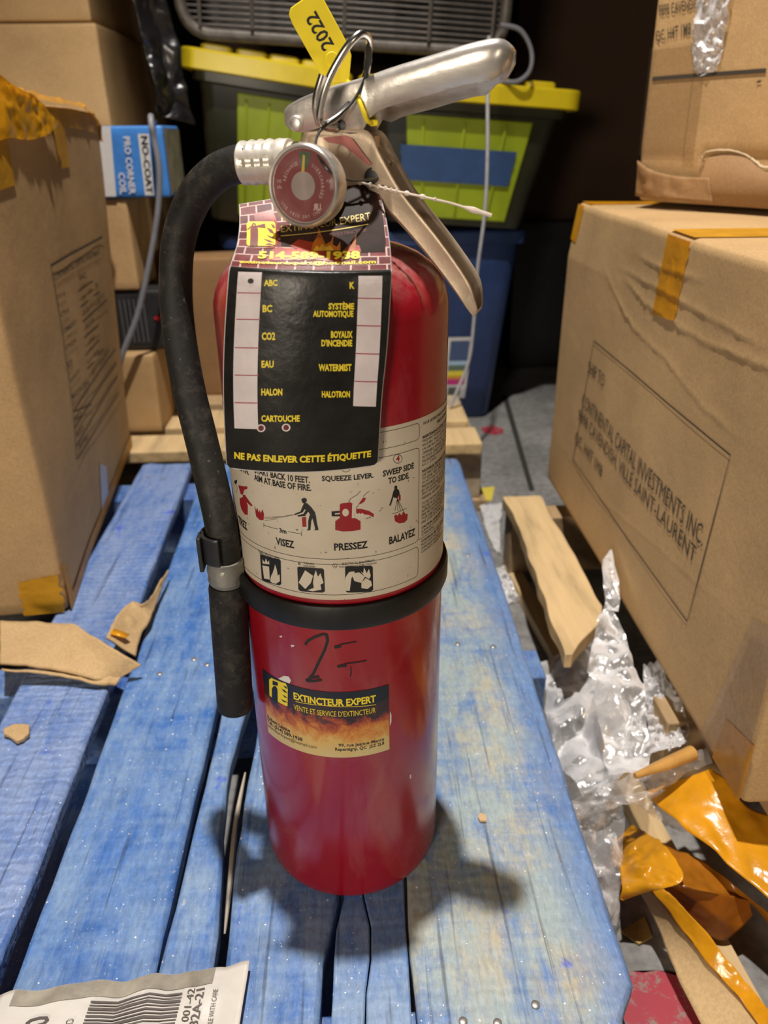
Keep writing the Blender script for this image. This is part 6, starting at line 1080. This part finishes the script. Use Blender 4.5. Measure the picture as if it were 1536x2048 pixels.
obj('lettering', decals(its, lambda u, v, off: PK(u, v, .0008 + off), {'k': .0003})['k'], flat('grey_ink', (.09, .075, .07)), pk, smooth=False)

# ------------------------------------------------------------------ litter between the pallets
def scrap(n, name, mat, label, cat, amp, freq, seed, nu=16, nv=50, solid=.0006, sharp=.5, dirn=None):
    L, R_ = G(n); c = sum((p for p in L + R_), V(0, 0, 0)) / (len(L) + len(R_))
    return tag(obj(name, ribbon(L, R_, nu, nv, amp, freq, seed, dirn, sharp), mat, None, at=tuple(c), solid=solid), label, cat)
scrap('big_tape', 'tape_sheet', TPE, 'wide flat sheet of orange tape sticking out under the large right carton', 'tape', .004, 26, 2, 24, 50)
scrap('crumple_tape', 'tape_sheet', TPE, 'crumpled bright orange tape between the two pallets', 'tape', .008, 42, 5, 30, 60)
scrap('tape_tail', 'tape_sheet', tape('deep_orange_tape', (.42, .15, .012), .2), 'dark orange tape tail running right from the crumpled tape', 'tape', .004, 36, 7)
scrap('tape_loop', 'tape_sheet', tape('rust_orange_tape', (.36, .11, .01), .3), 'rust coloured tape loop hanging under the tape tail', 'tape', .003, 30, 9)
cst = scrap('card_strip', 'cardboard_strip', DK, 'long cardboard strip edged with orange tape at the bottom right', 'cardboard scrap', .0015, 30, 3, 10, 50, .002)
L, R_ = G('strip_tape'); obj('tape_edge', ribbon([p + V(0, 0, .003) for p in L], [p + V(0, 0, .003) for p in R_], 12, 60, .003, 48, 6), TPE, cst, solid=.0005)
film_ = thing('stretch_film', (.24, .15, FZ), 'crumpled heap of clear stretch film between blue pallet and right carton', 'plastic film')
for n, amp, fq, sd_, nu, nv in (('film_blob', .020, 17, 2, 60, 80), ('film_spire', .012, 22, 4, 40, 90), ('film_band', .006, 45, 6, 24, 80), ('film_down', .007, 32, 8, 30, 60), ('film_tail', .004, 50, 10, 24, 40), ('film_right', .009, 60, 12, 36, 50), ('film_patch', .003, 60, 14, 14, 24)):
    L, R_ = G(n); obj('film_fold', ribbon(L, R_, nu, nv, amp, fq, sd_, V(-.1, -.35, .93), .75), FLM, film_)
scrap('film_far', 'stretch_film', FLM, 'small crumpled piece of clear film beside the pine pallet corner', 'plastic film', .008, 50, 15, 24, 24, 0, .7)
scrap('film_far2', 'stretch_film', FLM, 'flat piece of clear film on the floor behind the pine pallet corner', 'plastic film', .006, 40, 17, 24, 24, 0, .7)
L, R_ = G('roll'); tag(obj('tape_roll', MB().tube(spline([(a + b) / 2 for a, b in zip(L, R_)], 24), [.0025 + .0042 * i / 24 for i in range(25)], 12), tape('tan_tape', (.62, .33, .09), .1), None, at=(.27, .065, -.012)), 'rolled up tan tape stick lying on the clear film', 'tape')
mb = MB().prism([(-.001 + .2255, -.004), (.249, .0085), (.2495, -.010), (.236, -.016)], lambda x, y: V(x, y, FZ + .0008), lambda x, y: V(x, y, FZ + .003)); tag(obj('card_scrap', mb, cardboard('ochre_card', (.50, .33, .10)), None, at=(.24, 0, FZ)), 'small ochre card scrap on the floor beside the blue pallet', 'scrap')
mb = MB().prism([(.232, .87), (.262, .858), (.279, .922), (.231, .914)], lambda x, y: V(x, y, FZ + .0008), lambda x, y: V(x, y, FZ + .002)); tag(obj('paper_scrap', mb, flat('yellow_paper', (.66, .52, .07), .6), None, at=(.25, .89, FZ)), 'yellow paper scrap on the floor behind the blue pallet corner', 'scrap')
mb = MB().prism([(-.31, .76), (-.255, .755), (-.25, .815), (-.30, .82)], lambda x, y: V(x, y, FZ + .0008), lambda x, y: V(x, y, FZ + .002)); tag(obj('paper_scrap', mb, flat('white_paper', (.62, .60, .55), .6), None, at=(-.28, .79, FZ)), 'pale paper scrap on the floor seen through the plank gap', 'scrap')
